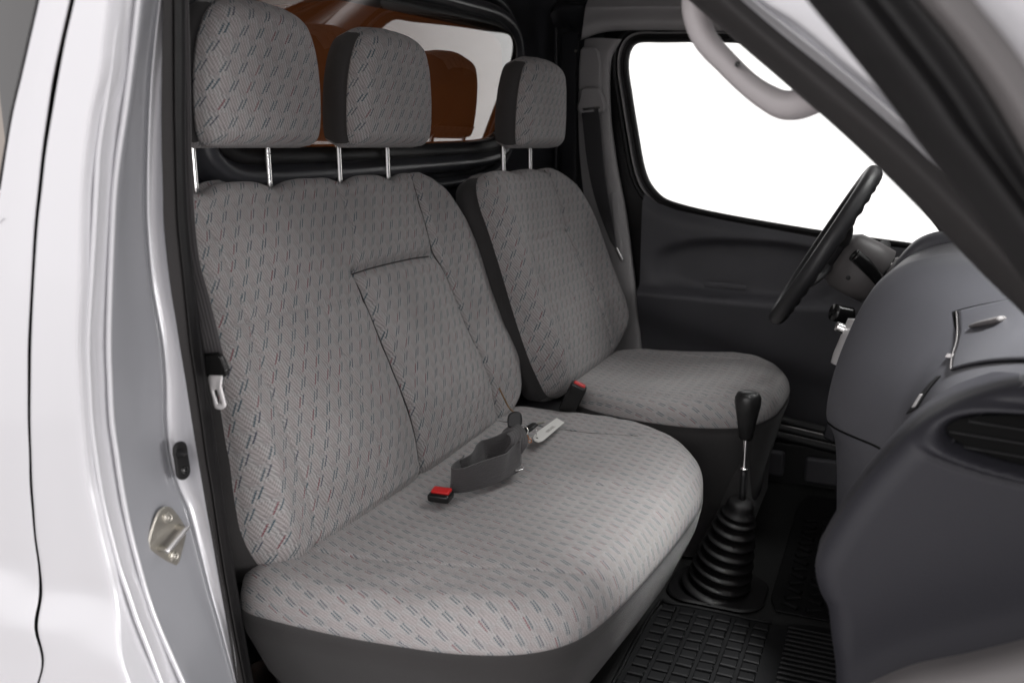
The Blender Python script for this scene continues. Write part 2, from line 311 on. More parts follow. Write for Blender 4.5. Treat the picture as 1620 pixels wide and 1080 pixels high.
M = dict(
 fab=fabric('patterned_seat_cloth'), fabc=fabric('patterned_cushion_cloth', contrast=.75, cw=.0215, ch=.0235, slant=-.50, shift=.38),
 char=mat('charcoal_side_cloth', (.040, .038, .038), .9, bump=.5, bscale=900, var=.12, vscale=12, sheen=.1),
 charc=mat('grey_skirt_cloth', (.024, .022, .022), .9, bump=.5, bscale=900, var=.12, vscale=12, sheen=.15),
 dash=mat('blue_grey_moulded_plastic', (.079, .079, .089), .45, spec=.4, bump=.35, bscale=650, var=.05, vscale=5),
 dash2=mat('mid_grey_moulded_plastic', (.13, .122, .122), .5, bump=.3, bscale=650, var=.05),
 dark=mat('black_moulded_plastic', (.014, .014, .015), .5, bump=.3, bscale=600, var=.15, vscale=9),
 door=mat('dark_door_trim_plastic', (.071, .070, .078), .55, bump=.4, bscale=700, var=.1),
 trim=mat('grey_pillar_trim_plastic', (.38, .37, .372), .55, bump=.35, bscale=600, var=.06),
 lite=mat('pale_grey_handle_plastic', (.40, .375, .38), .5, bump=.25, bscale=700, var=.04),
 rub=mat('black_rubber', (.008, .0075, .008), .5, spec=.35, bump=.2, bscale=300, var=.15, vscale=20),
 seal=mat('grey_black_flocked_seal', (.020, .018, .018), .7, bump=.4, bscale=800, var=.12),
 bulk=mat('dark_grey_painted_steel', (.034, .035, .040), .33, bump=.08, bscale=60, var=.1),
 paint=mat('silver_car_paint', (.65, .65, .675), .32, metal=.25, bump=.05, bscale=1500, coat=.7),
 jamb=mat('shaded_silver_paint', (.29, .295, .315), .40, metal=.05, bump=.12, bscale=60, coat=.4, var=.03, vscale=4),  # same silver as the skin, darkened so the jamb reads as shaded
 chrome=mat('bright_chrome', (.93, .92, .91), .22, metal=1), steel=mat('dull_zinc_steel', (.44, .42, .375), .38, metal=.9, bump=.4, bscale=120, var=.15, vscale=40),
 silver=mat('satin_silver_plastic', (.82, .80, .80), .3, metal=.1), red=mat('red_button_plastic', (.62, .012, .012), .3, coat=.3),
 dashv=mat('warm_grey_moulded_plastic', (.10, .093, .092), .42, bump=.35, bscale=650, var=.05, vscale=5),
 dashe=mat('shaded_blue_grey_moulded_plastic', (.0240, .0238, .0295), .50, spec=.35, bump=.35, bscale=650, var=.05, vscale=5),  # same dash plastic, darkened for the end cap turned from the light
 rail=mat('lightened_rail_trim_plastic', (.50, .49, .49), .55, bump=.3, bscale=600, var=.05),  # lightened above the pillar trim to offset shade under the roof
 blk=mat('gloss_black_plastic', (.010, .010, .010), .22), mat=mat('black_rubber_mat', (.004, .004, .0045), .6, spec=.25, bump=.4, bscale=200, var=.2, vscale=25),
 carpet=mat('black_floor_lining', (.008, .008, .008), .9, bump=.8, bscale=500), knob=mat('black_leather_knob', (.014, .014, .014), .32, bump=.4, bscale=500),
 wheel=mat('dark_grey_wheel_grip', (.030, .030, .032), .38, bump=.3, bscale=700), web=webbing('charcoal_webbing', (.062, .058, .060)), webd=webbing('dark_webbing', (.040, .039, .042)),
 white=mat('white_card', (.74, .73, .70), .6), ink=mat('grey_pencil_ink', (.36, .34, .33), .8), brass=mat('copper_brass', (.72, .34, .18), .25, metal=1),
 ply=mat('orange_plywood', (.50, .20, .05), .6, var=.2, vscale=3), glass=glass('window_glass'), tint=glass('bulkhead_glass', (.38, .31, .25), 1.5),
 head=mat('grey_headliner', (.70, .68, .68), .9, bump=.3, bscale=300), studio=mat('white_studio_paint', (.86, .85, .85), .7), floor=mat('grey_studio_floor', (.55, .54, .54), .45, var=.06, vscale=1.2),
 worn=mat('sill_highlight_metal', (.42, .41, .40), .35, metal=.9, bump=.3, bscale=90, var=.15, vscale=30), gap=mat('black_gap_rubber', (.005, .005, .005), .8, spec=.1), seamc=mat('dark_seam_thread', (.06, .056, .056), .9), under=mat('black_underseat_steel', (.010, .010, .011), .6),
)
# ================================================================== studio (setting)
fl = []
for x in np.linspace(-6, 9, 3): pass
flr = gridmesh('studio_floor', [[(x, y, -.62) for y in (-7, 0, 6)] for x in (-9, 0, 11)], M['floor']); structure(flr)
cove = [(6.0, -.615), (6.6, -.55), (7.1, -.3), (7.3, .1), (7.35, 1.5), (7.35, 4.5)]
wl = gridmesh('studio_wall', [[(x, y, z) for y, z in catmull(cove, 30)] for x in (-9, 0, 11)], M['studio']); structure(wl)
wf = gridmesh('studio_wall', [[(9.0, y, z) for z in (-.6, 4.5)] for y in (-7, 7.3)], M['studio'], smooth=False); structure(wf)

# ================================================================== van body
van = thing('van_body', 'silver van body around the open cab, with door pillar, dark steel bulkhead and roof', 'van')
def line(rows, *L): return [list(r) for r in zip(*L)]
L0 = [(0.052, -0.200, 1.243), (0.011, -0.200, 1.163), (-0.016, -0.200, 1.109), (-0.033, -0.200, 1.076), (-0.051, -0.200, 1.041), (-0.070, -0.200, 1.005), (-0.086, -0.200, 0.968), (-0.102, -0.200, 0.929), (-0.120, -0.200, 0.889), (-0.150, -0.200, 0.827), (-0.181, -0.200, 0.762), (-0.202, -0.200, 0.716), (-0.221, -0.200, 0.665), (-0.235, -0.200, 0.621), (-0.247, -0.200, 0.584), (-0.258, -0.200, 0.550), (-0.270, -0.200, 0.511), (-0.284, -0.200, 0.467), (-0.295, -0.200, 0.430), (-0.307, -0.200, 0.393), (-0.322, -0.200, 0.345), (-0.338, -0.200, 0.296), (-0.377, -0.200, 0.172), (-0.449, -0.200, -0.056)]
L0w = [(-0.556, -0.200, 1.319), (-0.594, -0.200, 1.215), (-0.619, -0.200, 1.146), (-0.634, -0.200, 1.103), (-0.650, -0.200, 1.059), (-0.667, -0.200, 1.013), (-0.684, -0.200, 0.966), (-0.701, -0.200, 0.918), (-0.719, -0.200, 0.868), (-0.747, -0.200, 0.791), (-0.777, -0.200, 0.710), (-0.797, -0.200, 0.653), (-0.820, -0.200, 0.590), (-0.840, -0.200, 0.535), (-0.857, -0.200, 0.488), (-0.872, -0.200, 0.446), (-0.890, -0.200, 0.397), (-0.910, -0.200, 0.341), (-0.927, -0.200, 0.295), (-0.944, -0.200, 0.248), (-0.966, -0.200, 0.188), (-0.988, -0.200, 0.125), (-1.045, -0.200, -0.032), (-1.151, -0.200, -0.325)]
L1a = [(0.080, -0.200, 1.240), (0.043, -0.200, 1.160), (0.018, -0.200, 1.107), (0.002, -0.200, 1.074), (-0.014, -0.200, 1.040), (-0.028, -0.200, 1.004), (-0.041, -0.200, 0.968), (-0.053, -0.200, 0.930), (-0.065, -0.200, 0.891), (-0.080, -0.200, 0.831), (-0.095, -0.200, 0.769), (-0.103, -0.200, 0.726), (-0.111, -0.200, 0.679), (-0.116, -0.200, 0.638), (-0.121, -0.200, 0.603), (-0.123, -0.200, 0.573), (-0.125, -0.200, 0.538), (-0.125, -0.200, 0.499), (-0.125, -0.200, 0.467), (-0.120, -0.200, 0.436), (-0.110, -0.200, 0.397), (-0.124, -0.200, 0.353), (-0.166, -0.200, 0.237), (-0.243, -0.200, 0.023)]
L1b = [(0.088, -0.200, 1.239), (0.051, -0.200, 1.160), (0.027, -0.200, 1.107), (0.011, -0.200, 1.074), (-0.004, -0.200, 1.039), (-0.018, -0.200, 1.004), (-0.032, -0.200, 0.968), (-0.044, -0.200, 0.930), (-0.056, -0.200, 0.892), (-0.071, -0.200, 0.832), (-0.085, -0.200, 0.770), (-0.093, -0.200, 0.727), (-0.101, -0.200, 0.680), (-0.106, -0.200, 0.639), (-0.110, -0.200, 0.605), (-0.112, -0.200, 0.575), (-0.114, -0.200, 0.540), (-0.113, -0.200, 0.501), (-0.112, -0.200, 0.470), (-0.105, -0.200, 0.439), (-0.097, -0.200, 0.401), (-0.111, -0.200, 0.356), (-0.152, -0.200, 0.241), (-0.228, -0.200, 0.029)]
L1m = [(0.096, -0.200, 1.238), (0.067, -0.200, 1.158), (0.047, -0.200, 1.105), (0.035, -0.200, 1.072), (0.023, -0.200, 1.039), (0.011, -0.200, 1.004), (-0.002, -0.200, 0.968), (-0.012, -0.200, 0.931), (-0.023, -0.200, 0.893), (-0.036, -0.200, 0.834), (-0.050, -0.200, 0.773), (-0.056, -0.200, 0.731), (-0.061, -0.200, 0.685), (-0.063, -0.200, 0.645), (-0.065, -0.200, 0.612), (-0.064, -0.200, 0.583), (-0.062, -0.200, 0.549), (-0.058, -0.200, 0.512), (-0.054, -0.200, 0.482), (-0.050, -0.200, 0.452), (-0.044, -0.200, 0.414), (-0.042, -0.200, 0.374), (-0.056, -0.200, 0.271), (-0.081, -0.200, 0.085)]
L2 = [(0.106, -0.200, 1.237), (0.083, -0.200, 1.157), (0.067, -0.200, 1.104), (0.057, -0.200, 1.071), (0.047, -0.200, 1.038), (0.031, -0.200, 1.003), (0.019, -0.200, 0.968), (0.009, -0.200, 0.931), (0.002, -0.200, 0.894), (-0.008, -0.200, 0.836), (-0.020, -0.200, 0.776), (-0.024, -0.200, 0.735), (-0.027, -0.200, 0.689), (-0.028, -0.200, 0.650), (-0.027, -0.200, 0.618), (-0.023, -0.200, 0.590), (-0.018, -0.200, 0.557), (-0.011, -0.200, 0.521), (-0.006, -0.200, 0.492), (0.002, -0.200, 0.464), (0.016, -0.200, 0.428), (0.032, -0.200, 0.393), (0.070, -0.200, 0.309), (0.134, -0.200, 0.168)]
L3 = [(0.103, -0.187, 1.241), (0.081, -0.187, 1.160), (0.066, -0.187, 1.106), (0.057, -0.187, 1.073), (0.047, -0.187, 1.039), (0.035, -0.187, 1.004), (0.023, -0.187, 0.968), (0.015, -0.187, 0.931), (0.007, -0.187, 0.893), (-0.006, -0.187, 0.834), (-0.019, -0.187, 0.773), (-0.023, -0.187, 0.731), (-0.026, -0.187, 0.686), (-0.025, -0.187, 0.646), (-0.023, -0.187, 0.614), (-0.020, -0.187, 0.585), (-0.014, -0.187, 0.553), (-0.006, -0.187, 0.516), (0.003, -0.187, 0.488), (0.012, -0.187, 0.459), (0.026, -0.187, 0.423), (0.039, -0.187, 0.388), (0.073, -0.187, 0.301), (0.129, -0.187, 0.154)]
L3m = [(0.103, -0.176, 1.244), (0.080, -0.176, 1.162), (0.065, -0.176, 1.108), (0.056, -0.176, 1.074), (0.047, -0.176, 1.040), (0.034, -0.176, 1.004), (0.023, -0.176, 0.968), (0.013, -0.176, 0.930), (0.005, -0.176, 0.892), (-0.007, -0.176, 0.833), (-0.018, -0.176, 0.771), (-0.022, -0.176, 0.729), (-0.026, -0.176, 0.682), (-0.024, -0.176, 0.643), (-0.022, -0.176, 0.610), (-0.019, -0.176, 0.581), (-0.013, -0.176, 0.548), (-0.006, -0.176, 0.511), (0.003, -0.176, 0.482), (0.012, -0.176, 0.453), (0.027, -0.176, 0.417), (0.041, -0.176, 0.381), (0.077, -0.176, 0.294), (0.137, -0.176, 0.147)]
L4 = [(0.105, -0.165, 1.247), (0.082, -0.165, 1.164), (0.068, -0.165, 1.109), (0.059, -0.165, 1.075), (0.049, -0.165, 1.040), (0.038, -0.165, 1.004), (0.026, -0.165, 0.968), (0.015, -0.165, 0.930), (0.007, -0.165, 0.891), (-0.004, -0.165, 0.831), (-0.014, -0.165, 0.769), (-0.018, -0.165, 0.727), (-0.021, -0.165, 0.680), (-0.019, -0.165, 0.640), (-0.017, -0.165, 0.607), (-0.014, -0.165, 0.577), (-0.009, -0.165, 0.544), (-0.001, -0.165, 0.507), (0.006, -0.165, 0.478), (0.016, -0.165, 0.448), (0.032, -0.165, 0.412), (0.049, -0.165, 0.377), (0.091, -0.165, 0.291), (0.161, -0.165, 0.147)]
L4m = [(0.080, -0.120, 1.263), (0.056, -0.120, 1.175), (0.040, -0.120, 1.117), (0.030, -0.120, 1.081), (0.020, -0.120, 1.044), (0.010, -0.120, 1.006), (0.000, -0.120, 0.967), (-0.007, -0.120, 0.928), (-0.014, -0.120, 0.887), (-0.020, -0.120, 0.824), (-0.025, -0.120, 0.759), (-0.026, -0.120, 0.715), (-0.026, -0.120, 0.666), (-0.025, -0.120, 0.624), (-0.021, -0.120, 0.590), (-0.015, -0.120, 0.560), (-0.008, -0.120, 0.525), (0.001, -0.120, 0.487), (0.010, -0.120, 0.456), (0.020, -0.120, 0.425), (0.032, -0.120, 0.387), (0.045, -0.120, 0.348), (0.074, -0.120, 0.254), (0.125, -0.120, 0.094)]
L5 = [(0.054, -0.075, 1.279), (0.027, -0.075, 1.186), (0.008, -0.075, 1.125), (-0.003, -0.075, 1.087), (-0.013, -0.075, 1.048), (-0.021, -0.075, 1.008), (-0.028, -0.075, 0.967), (-0.034, -0.075, 0.925), (-0.038, -0.075, 0.882), (-0.038, -0.075, 0.816), (-0.030, -0.075, 0.749), (-0.030, -0.075, 0.703), (-0.035, -0.075, 0.652), (-0.034, -0.075, 0.608), (-0.026, -0.075, 0.573), (-0.012, -0.075, 0.543), (-0.003, -0.075, 0.507), (0.006, -0.075, 0.467), (0.013, -0.075, 0.435), (0.022, -0.075, 0.402), (0.032, -0.075, 0.361), (0.042, -0.075, 0.320), (0.066, -0.075, 0.220), (0.108, -0.075, 0.047)]
L6 = [(0.029, -0.070, 1.283), (0.017, -0.070, 1.188), (0.009, -0.070, 1.126), (0.004, -0.070, 1.088), (-0.001, -0.070, 1.048), (-0.006, -0.070, 1.008), (-0.010, -0.070, 0.967), (-0.013, -0.070, 0.925), (-0.016, -0.070, 0.883), (-0.014, -0.070, 0.817), (-0.007, -0.070, 0.750), (-0.002, -0.070, 0.705), (0.003, -0.070, 0.655), (0.008, -0.070, 0.613), (0.012, -0.070, 0.577), (0.016, -0.070, 0.545), (0.022, -0.070, 0.509), (0.027, -0.070, 0.469), (0.031, -0.070, 0.436), (0.035, -0.070, 0.403), (0.039, -0.070, 0.360), (0.042, -0.070, 0.317), (0.051, -0.070, 0.212), (0.067, -0.070, 0.027)]
L6m = [(0.031, -0.060, 1.286), (0.021, -0.060, 1.190), (0.015, -0.060, 1.127), (0.011, -0.060, 1.088), (0.007, -0.060, 1.049), (0.003, -0.060, 1.008), (0.000, -0.060, 0.967), (-0.003, -0.060, 0.925), (-0.005, -0.060, 0.882), (-0.003, -0.060, 0.816), (-0.001, -0.060, 0.749), (0.003, -0.060, 0.703), (0.007, -0.060, 0.653), (0.010, -0.060, 0.610), (0.014, -0.060, 0.574), (0.017, -0.060, 0.541), (0.020, -0.060, 0.505), (0.024, -0.060, 0.464), (0.028, -0.060, 0.430), (0.032, -0.060, 0.397), (0.038, -0.060, 0.354), (0.044, -0.060, 0.312), (0.059, -0.060, 0.207), (0.085, -0.060, 0.025)]
L7 = [(0.011, -0.020, 1.300), (0.001, -0.020, 1.199), (-0.006, -0.020, 1.134), (-0.010, -0.020, 1.093), (-0.014, -0.020, 1.052), (-0.019, -0.020, 1.010), (-0.023, -0.020, 0.967), (-0.026, -0.020, 0.923), (-0.027, -0.020, 0.878), (-0.025, -0.020, 0.809), (-0.020, -0.020, 0.739), (-0.017, -0.020, 0.691), (-0.013, -0.020, 0.639), (-0.009, -0.020, 0.594), (-0.006, -0.020, 0.556), (-0.004, -0.020, 0.522), (-0.000, -0.020, 0.484), (0.004, -0.020, 0.441), (0.008, -0.020, 0.406), (0.012, -0.020, 0.371), (0.017, -0.020, 0.327), (0.023, -0.020, 0.282), (0.040, -0.020, 0.173), (0.069, -0.020, -0.017)]
def off(L, dx=0, dy=0, dz=0): return [(p[0] + dx, p[1] + dy, p[2] + dz) for p in L]
def swage(L):  # lower body side steps outward below the waist crease
    return [(p[0], p[1] - .016 * min(max((.475 - p[2]) / .03, 0), 1) - .10 * max(0, .46 - p[2]), p[2]) for p in L]
def skin(name, lines, mat_, parent, per=4, label=None, solid=0):
    rows = [list(r) for r in zip(*lines)]
    A = np.array([catmull([l[i] for i in range(len(l))], 130) for l in lines])          # along height
    G = np.array([catmull(A[:, j], len(lines) * per) for j in range(130)])
    return gridmesh(name, G, mat_, parent, label=label, solid=solid)
def mix(A, B, f, dy=0, dx=0): return [tuple(a * (1 - f) + b * f + (dx, dy, 0)[k] for k, (a, b) in enumerate(zip(p, q))) for p, q in zip(A, B)]
# quarter panel between the panel gap and the ribbed edge of the door opening
skin('panel_gap_edge', [off(swage(L1b), 0, .03), off(swage(L1b), 0, .0)], M['gap'], van)
skin('quarter_panel', [off(swage(L1b), .0, .002), swage(L1b), swage(L1m), swage(mix(L1m, L2, .9)), off(swage(L2), .001, .004)], M['paint'], van)
skin('ribbed_door_edge', [off(swage(L2), .001, .004), off(L2, .003, .016), mix(L2, L3, .35, .024), mix(L2, L3, .75, .012), L3, mix(L3, L3m, .45, -.001), mix(L3, L3m, .8, .010), mix(L3m, L4, .25, .014), mix(L3m, L4, .75, .003), mix(L3m, L4, .95, .0), off(L4, 0, .003)], M['paint'], van)
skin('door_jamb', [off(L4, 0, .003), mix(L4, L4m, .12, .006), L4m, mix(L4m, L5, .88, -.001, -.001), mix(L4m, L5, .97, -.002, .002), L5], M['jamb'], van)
skin('jamb_lip', [L5, off(mix(L5, L6, .08, .0), .001, -.0005), mix(L5, L6, .25, .004), mix(L5, L6, .6, .006), mix(L5, L6, .95, .001), L6, off(L6, -.01, .01)], M['paint'], van)
tube('rib_bead', [(p[0] + .001, p[1] - .0005, p[2]) for p in L3], .0028, M['paint'], van, n=10, res=140)
tube('rib_bead', [(p[0] + .001, p[1] - .0005, p[2]) for p in L4], .0030, M['paint'], van, n=10, res=140)
# sliding door behind the gap, with its window
sd = thing('sliding_door', 'silver rear side door with dark tinted window left of the panel gap', 'door')
skin('door_skin', [swage(off(L0, -.0, -.003)), swage(mix(L0, L1a, .5)), swage(mix(L0, L1a, .985)), off(swage(L1a), .0, .002)], M['paint'], sd)
skin('door_edge_rubber', [off(swage(L1a), .0004, .002), off(swage(L1a), .001, .04)], M['gap'], sd)
gap_in = skin('gap_seal', [off(L1a, -.01, .026), off(L1b, .01, .026)], M['gap'], van)
wb = [p for p in L0 if p[2] > .90]; wb2 = [p for p in L0 if p[2] <= .93]
gridmesh('window_pane', [[(p[0] - .004, -.188, p[2]), (p[0] - .75, -.188, p[2])] for p in wb], M['tint'], sd)
gridmesh('door_skin', [[(p[0], p[1], p[2]), (p[0] - .4, p[1], p[2]), (p[0] - .75, p[1], p[2])] for p in swage([(q[0], -.203, min(q[2], .9)) for q in wb2])], M['paint'], sd)
tube('window_rubber', [(p[0] - .004, -.196, p[2]) for p in wb], .006, M['rub'], sd, n=8)
# rubber seal round the door opening
se = thing('door_seal', 'grey and black rubber seal running down the passenger door opening', 'door seal')
skin('seal_lip', [off(L6, -.004, .004), off(L6, .003, -.004), mix(L6, L6m, .5, -.008), off(L6m, 0, -.002), off(L6m, -.002, .004)], M['seal'], se, per=5)
skin('seal_bulb', [off(L6m, -.004, .002), off(L6m, .004, -.004), mix(L6m, L7, .45, -.012), mix(L6m, L7, .8, -.004), L7, off(L7, -.04, .03)], M['rub'], se, per=5)
# inner pillar lining from the seal back to the bulkhead
skin('pillar_lining', [off(L7, -.03, .012), off(L7, -.08, -.005), off(L7, -.14, -.02), off(L7, -.21, -.03)], M['trim'], van)
# screws of the jamb, a faint drip dimple
# ---- bulkhead with rear window
XB = -.172
ho = [(0.207, 0.997), (0.215, 0.982), (0.233, 0.972), (0.266, 0.967), (0.359, 0.966), (0.561, 0.968), (0.907, 0.975), (1.100, 0.981), (1.191, 0.994), (1.249, 1.030), (1.273, 1.100), (1.281, 1.192), (1.261, 1.226), (1.212, 1.240), (1.139, 1.245), (0.917, 1.240), (0.600, 1.231), (0.397, 1.223), (0.210, 1.217), (0.198, 1.200), (0.196, 1.140), (0.197, 1.072)]
ho = [tuple(p) for p in closed_catmull(ho, 96)]
hc = np.mean(ho, 0)
def rayout(p, y0, y1, z0, z1):
    d = np.array(p) - hc; t = 1e9
    for k, (lo, hi) in enumerate(((y0, y1), (z0, z1))):
        if abs(d[k]) > 1e-9: t = min(t, ((hi if d[k] > 0 else lo) - hc[k]) / d[k])
    return tuple(hc + d * t)
bk = thing('bulkhead', 'dark grey painted steel partition behind the seats with a wide window', 'partition')
plate('partition_panel', [rayout(p, -.12, 1.70, .08, 1.46) for p in ho], ((XB - .02, 0, 0), (0, 1, 0), (0, 0, 1), (-1, 0, 0)), .004, M['bulk'], bk, hole=ho, bev=.001)
def grow(h, d):
    p = np.asarray(h); e = np.roll(p, -2, 0) - np.roll(p, 2, 0); n = np.stack([e[:, 1], -e[:, 0]], 1); n /= np.linalg.norm(n, axis=1)[:, None]
    if ((p - p.mean(0)) * n).sum() < 0: n = -n
    return p + n * d
def ring(name, prof, mt, parent):
    G = np.array([[(XB + x, q[0], q[1]) for q in grow(ho, d)] for d, x in prof]); return gridmesh(name, G, mt, parent, closed=True)
ring('pressed_window_frame', [(.062, -.0195), (.058, -.012), (.054, .012), (.046, .019), (.036, .020), (.030, .017), (.026, .007), (.020, .004)], M['bulk'], bk)
ring('outer_pressed_rib', [(.098, -.0195), (.094, -.012), (.088, -.006), (.082, -.006), (.076, -.012), (.072, -.0195)], M['bulk'], bk)
ring('window_gasket', [(.022, .002), (.021, .009), (.014, .013), (.004, .012), (-.004, .008), (-.006, .002), (-.004, -.018)], M['rub'], bk)
gp = grow(ho, .004); meshobj('window_pane', [(XB + .006 + .010 * (q[0] - .95) + .105 * (q[1] - 1.13), q[0], q[1]) for q in gp], [tuple(range(len(gp)))], M['tint'], bk, smooth=False)
# ---- load area behind
ld = thing('load_area', 'orange-brown plywood lined load area seen through the bulkhead window', 'load area')
def quad(name, a, b, c, d, mt, parent): return gridmesh(name, [[a, b], [d, c]], mt, parent, smooth=False)
quad('side_lining', (-.3, 1.7, .1), (-2.4, 1.7, .1), (-2.4, 1.7, 1.0), (-.3, 1.7, 1.0), M['ply'], ld)
quad('roof_lining', (-.3, 1.7, 1.0), (-2.4, 1.7, 1.0), (-2.4, 1.62, 1.5), (-.3, 1.62, 1.5), M['ply'], ld)
quad('side_lining', (-.3, -.15, .1), (-2.4, -.15, .1), (-2.4, -.15, .82), (-.3, -.15, .82), M['ply'], ld)
quad('load_floor', (-.3, -.15, .1), (-2.4, -.15, .1), (-2.4, 1.7, .1), (-.3, 1.7, .1), M['ply'], ld)
quad('end_lining', (-2.4, -.15, .1), (-2.4, 1.7, .1), (-2.4, 1.7, .8), (-2.4, -.15, .8), M['ply'], ld)
for i in range(3): box('upright_batten', (-1.3 - i * .42, 1.675, .75), (.04, .03, 1.3), M['ply'], ld)
# ---- roof, far side, rail trims
box('roof_panel', (-1.02, .77, 1.44), (2.85, 1.9, .04), M['head'], van, bev=.01)
box('roof_skin', (-1.02, .77, 1.475), (2.9, 2.0, .02), M['paint'], van, bev=.008)
quad('side_wall', (-.20, 1.665, .08), (.0, 1.665, .08), (.0, 1.665, 1.43), (-.20, 1.665, 1.43), M['bulk'], van)
# dark wall pressings between bulkhead and driver door pillar
plate('raised_wall_pressing', [(-0.175, 1.289), (-0.118, 1.289), (-0.125, 1.152), (-0.120, 0.795), (-0.129, 0.664), (-0.163, 0.662), (-0.172, 1.030)], ((0, 1.66, 0), (1, 0, 0), (0, 0, 1), (0, -1, 0)), .018, M['bulk'], van, bev=.006, seg=3)
loft('crumpled_wall_sealing', [[(-0.227, 1.655, 1.300), (-0.220, 1.655, 1.347), (-0.193, 1.655, 1.370), (-0.155, 1.655, 1.373), (-0.108, 1.655, 1.365)], [(-0.210, 1.620, 1.298), (-0.201, 1.620, 1.335), (-0.176, 1.620, 1.354), (-0.142, 1.620, 1.355), (-0.098, 1.620, 1.353)], [(-0.210, 1.630, 1.301), (-0.195, 1.630, 1.319), (-0.176, 1.630, 1.330), (-0.145, 1.630, 1.323), (-0.104, 1.630, 1.331)], [(-0.216, 1.655, 1.303), (-0.185, 1.655, 1.301), (-0.162, 1.655, 1.303), (-0.143, 1.655, 1.297), (-0.112, 1.655, 1.304)]], 24, 30, M['bulk'], van)
rib = np.array([(-0.197, 1.655, 1.363), (-0.192, 1.655, 1.277), (-0.191, 1.655, 1.155), (-0.187, 1.655, 0.792)])
tube('wall_seam_bead', rib, .006, M['bulk'], van, res=40)
for px in ((-0.233, 1.650, 1.251), (-0.127, 1.640, 1.237), (-0.233, 1.650, 1.223)): lathe('wall_rivet', [(0, .003), (.0025, .0028), (.004, 0)], M['steel'], van, n=12, base=px, axis=(0, -1, 0))
PL = [[(-0.087, 1.600, 1.263), (-0.097, 1.600, 1.183), (-0.103, 1.600, 1.098), (-0.097, 1.600, 0.959), (-0.079, 1.600, 0.816), (-0.050, 1.600, 0.635), (-0.032, 1.600, 0.487), (-0.022, 1.600, 0.374), (-0.005, 1.600, 0.101)], [(-0.046, 1.585, 1.263), (-0.053, 1.585, 1.181), (-0.049, 1.585, 1.062), (-0.029, 1.585, 0.924), (-0.003, 1.585, 0.784), (0.025, 1.585, 0.623), (0.042, 1.585, 0.495), (0.054, 1.585, 0.384), (0.077, 1.585, 0.117)], [(0.014, 1.585, 1.257), (-0.014, 1.585, 1.204), (-0.010, 1.585, 1.062), (0.012, 1.585, 0.924), (0.043, 1.585, 0.785), (0.070, 1.585, 0.625), (0.088, 1.585, 0.499), (0.101, 1.585, 0.388), (0.129, 1.585, 0.124)], [(0.017, 1.610, 1.260), (-0.012, 1.610, 1.201), (-0.009, 1.610, 1.062), (0.013, 1.610, 0.924), (0.045, 1.610, 0.783), (0.072, 1.610, 0.622), (0.091, 1.610, 0.495), (0.104, 1.610, 0.383), (0.132, 1.610, 0.117)]]
tr = thing('driver_pillar_trim', 'smooth grey plastic trim on the pillar behind the driver window', 'pillar trim')
gridmesh('pillar_cover', np.array([catmull(np.array([catmull(l, 60) for l in PL])[:, j], 16) for j in range(60)]), M['trim'], tr)
RT = [[(-0.107, 1.620, 1.263), (-0.012, 1.620, 1.282), (0.215, 1.620, 1.273), (0.459, 1.620, 1.255)], [(-0.097, 1.600, 1.267), (-0.006, 1.600, 1.284), (0.219, 1.600, 1.275), (0.461, 1.600, 1.257)], [(-0.088, 1.585, 1.295), (-0.002, 1.585, 1.304), (0.222, 1.585, 1.292), (0.461, 1.585, 1.274)], [(-0.087, 1.600, 1.343), (0.046, 1.600, 1.339), (0.217, 1.600, 1.329), (0.457, 1.600, 1.310)], [(-0.072, 1.560, 1.345), (0.057, 1.560, 1.340), (0.225, 1.560, 1.331), (0.461, 1.560, 1.312)], [(-0.046, 1.500, 1.349), (0.074, 1.500, 1.348), (0.238, 1.500, 1.338), (0.468, 1.500, 1.318)], [(0.037, 1.300, 1.373), (0.130, 1.300, 1.372), (0.279, 1.300, 1.362), (0.488, 1.300, 1.341)]]
loft('roof_rail_cover', RT, 40, 30, M['rail'], tr)
plate('belt_height_cover', [(-0.091, 1.239), (-0.049, 1.239), (-0.039, 1.230), (-0.031, 1.197), (-0.029, 1.113), (-0.094, 1.114), (-0.095, 1.182)], ((0, 1.585, 0), (1, 0, 0), (0, 0, 1), (0, -1, 0)), .012, M['trim'], tr, bev=.005, seg=3)
plate('belt_slot_cover', [(0.006, 0.849), (0.021, 0.849), (0.029, 0.834), (0.041, 0.749), (0.045, 0.663), (0.034, 0.659), (0.019, 0.712), (0.010, 0.784)], ((0, 1.585, 0), (1, 0, 0), (0, 0, 1), (0, -1, 0)), .010, M['trim'], tr, bev=.004, seg=3)
# ---- driver door
dd = thing('driver_door', 'closed driver door in dark plastic with bright white window beyond the seats', 'door')
hole = [(0.025, 1.186), (0.030, 1.232), (0.055, 1.253), (0.126, 1.251), (0.237, 1.247), (0.378, 1.237), (0.461, 1.227), (0.542, 1.141), (0.626, 1.039), (0.709, 0.937), (0.791, 0.838), (0.840, 0.780), (0.857, 0.748), (0.842, 0.725), (0.771, 0.732), (0.569, 0.754), (0.319, 0.789), (0.178, 0.817), (0.123, 0.844), (0.084, 0.903), (0.055, 1.028), (0.036, 1.123)]
hole = closed_catmull(hole, 96); c0 = hole.mean(0)
def growxz(h, d):
    p = np.asarray(h); e = np.roll(p, -2, 0) - np.roll(p, 2, 0); n = np.stack([e[:, 1], -e[:, 0]], 1); n /= np.linalg.norm(n, axis=1)[:, None]
    if ((p - p.mean(0)) * n).sum() < 0: n = -n
    return p + n * d
def ro2(p):
    d = p - c0; t = 1e9
    for k, (lo, hi) in enumerate(((-.045, 1.3), (.05, 1.44))):
        if abs(d[k]) > 1e-9: t = min(t, ((hi if d[k] > 0 else lo) - c0[k]) / d[k])
    return tuple(c0 + d * t)
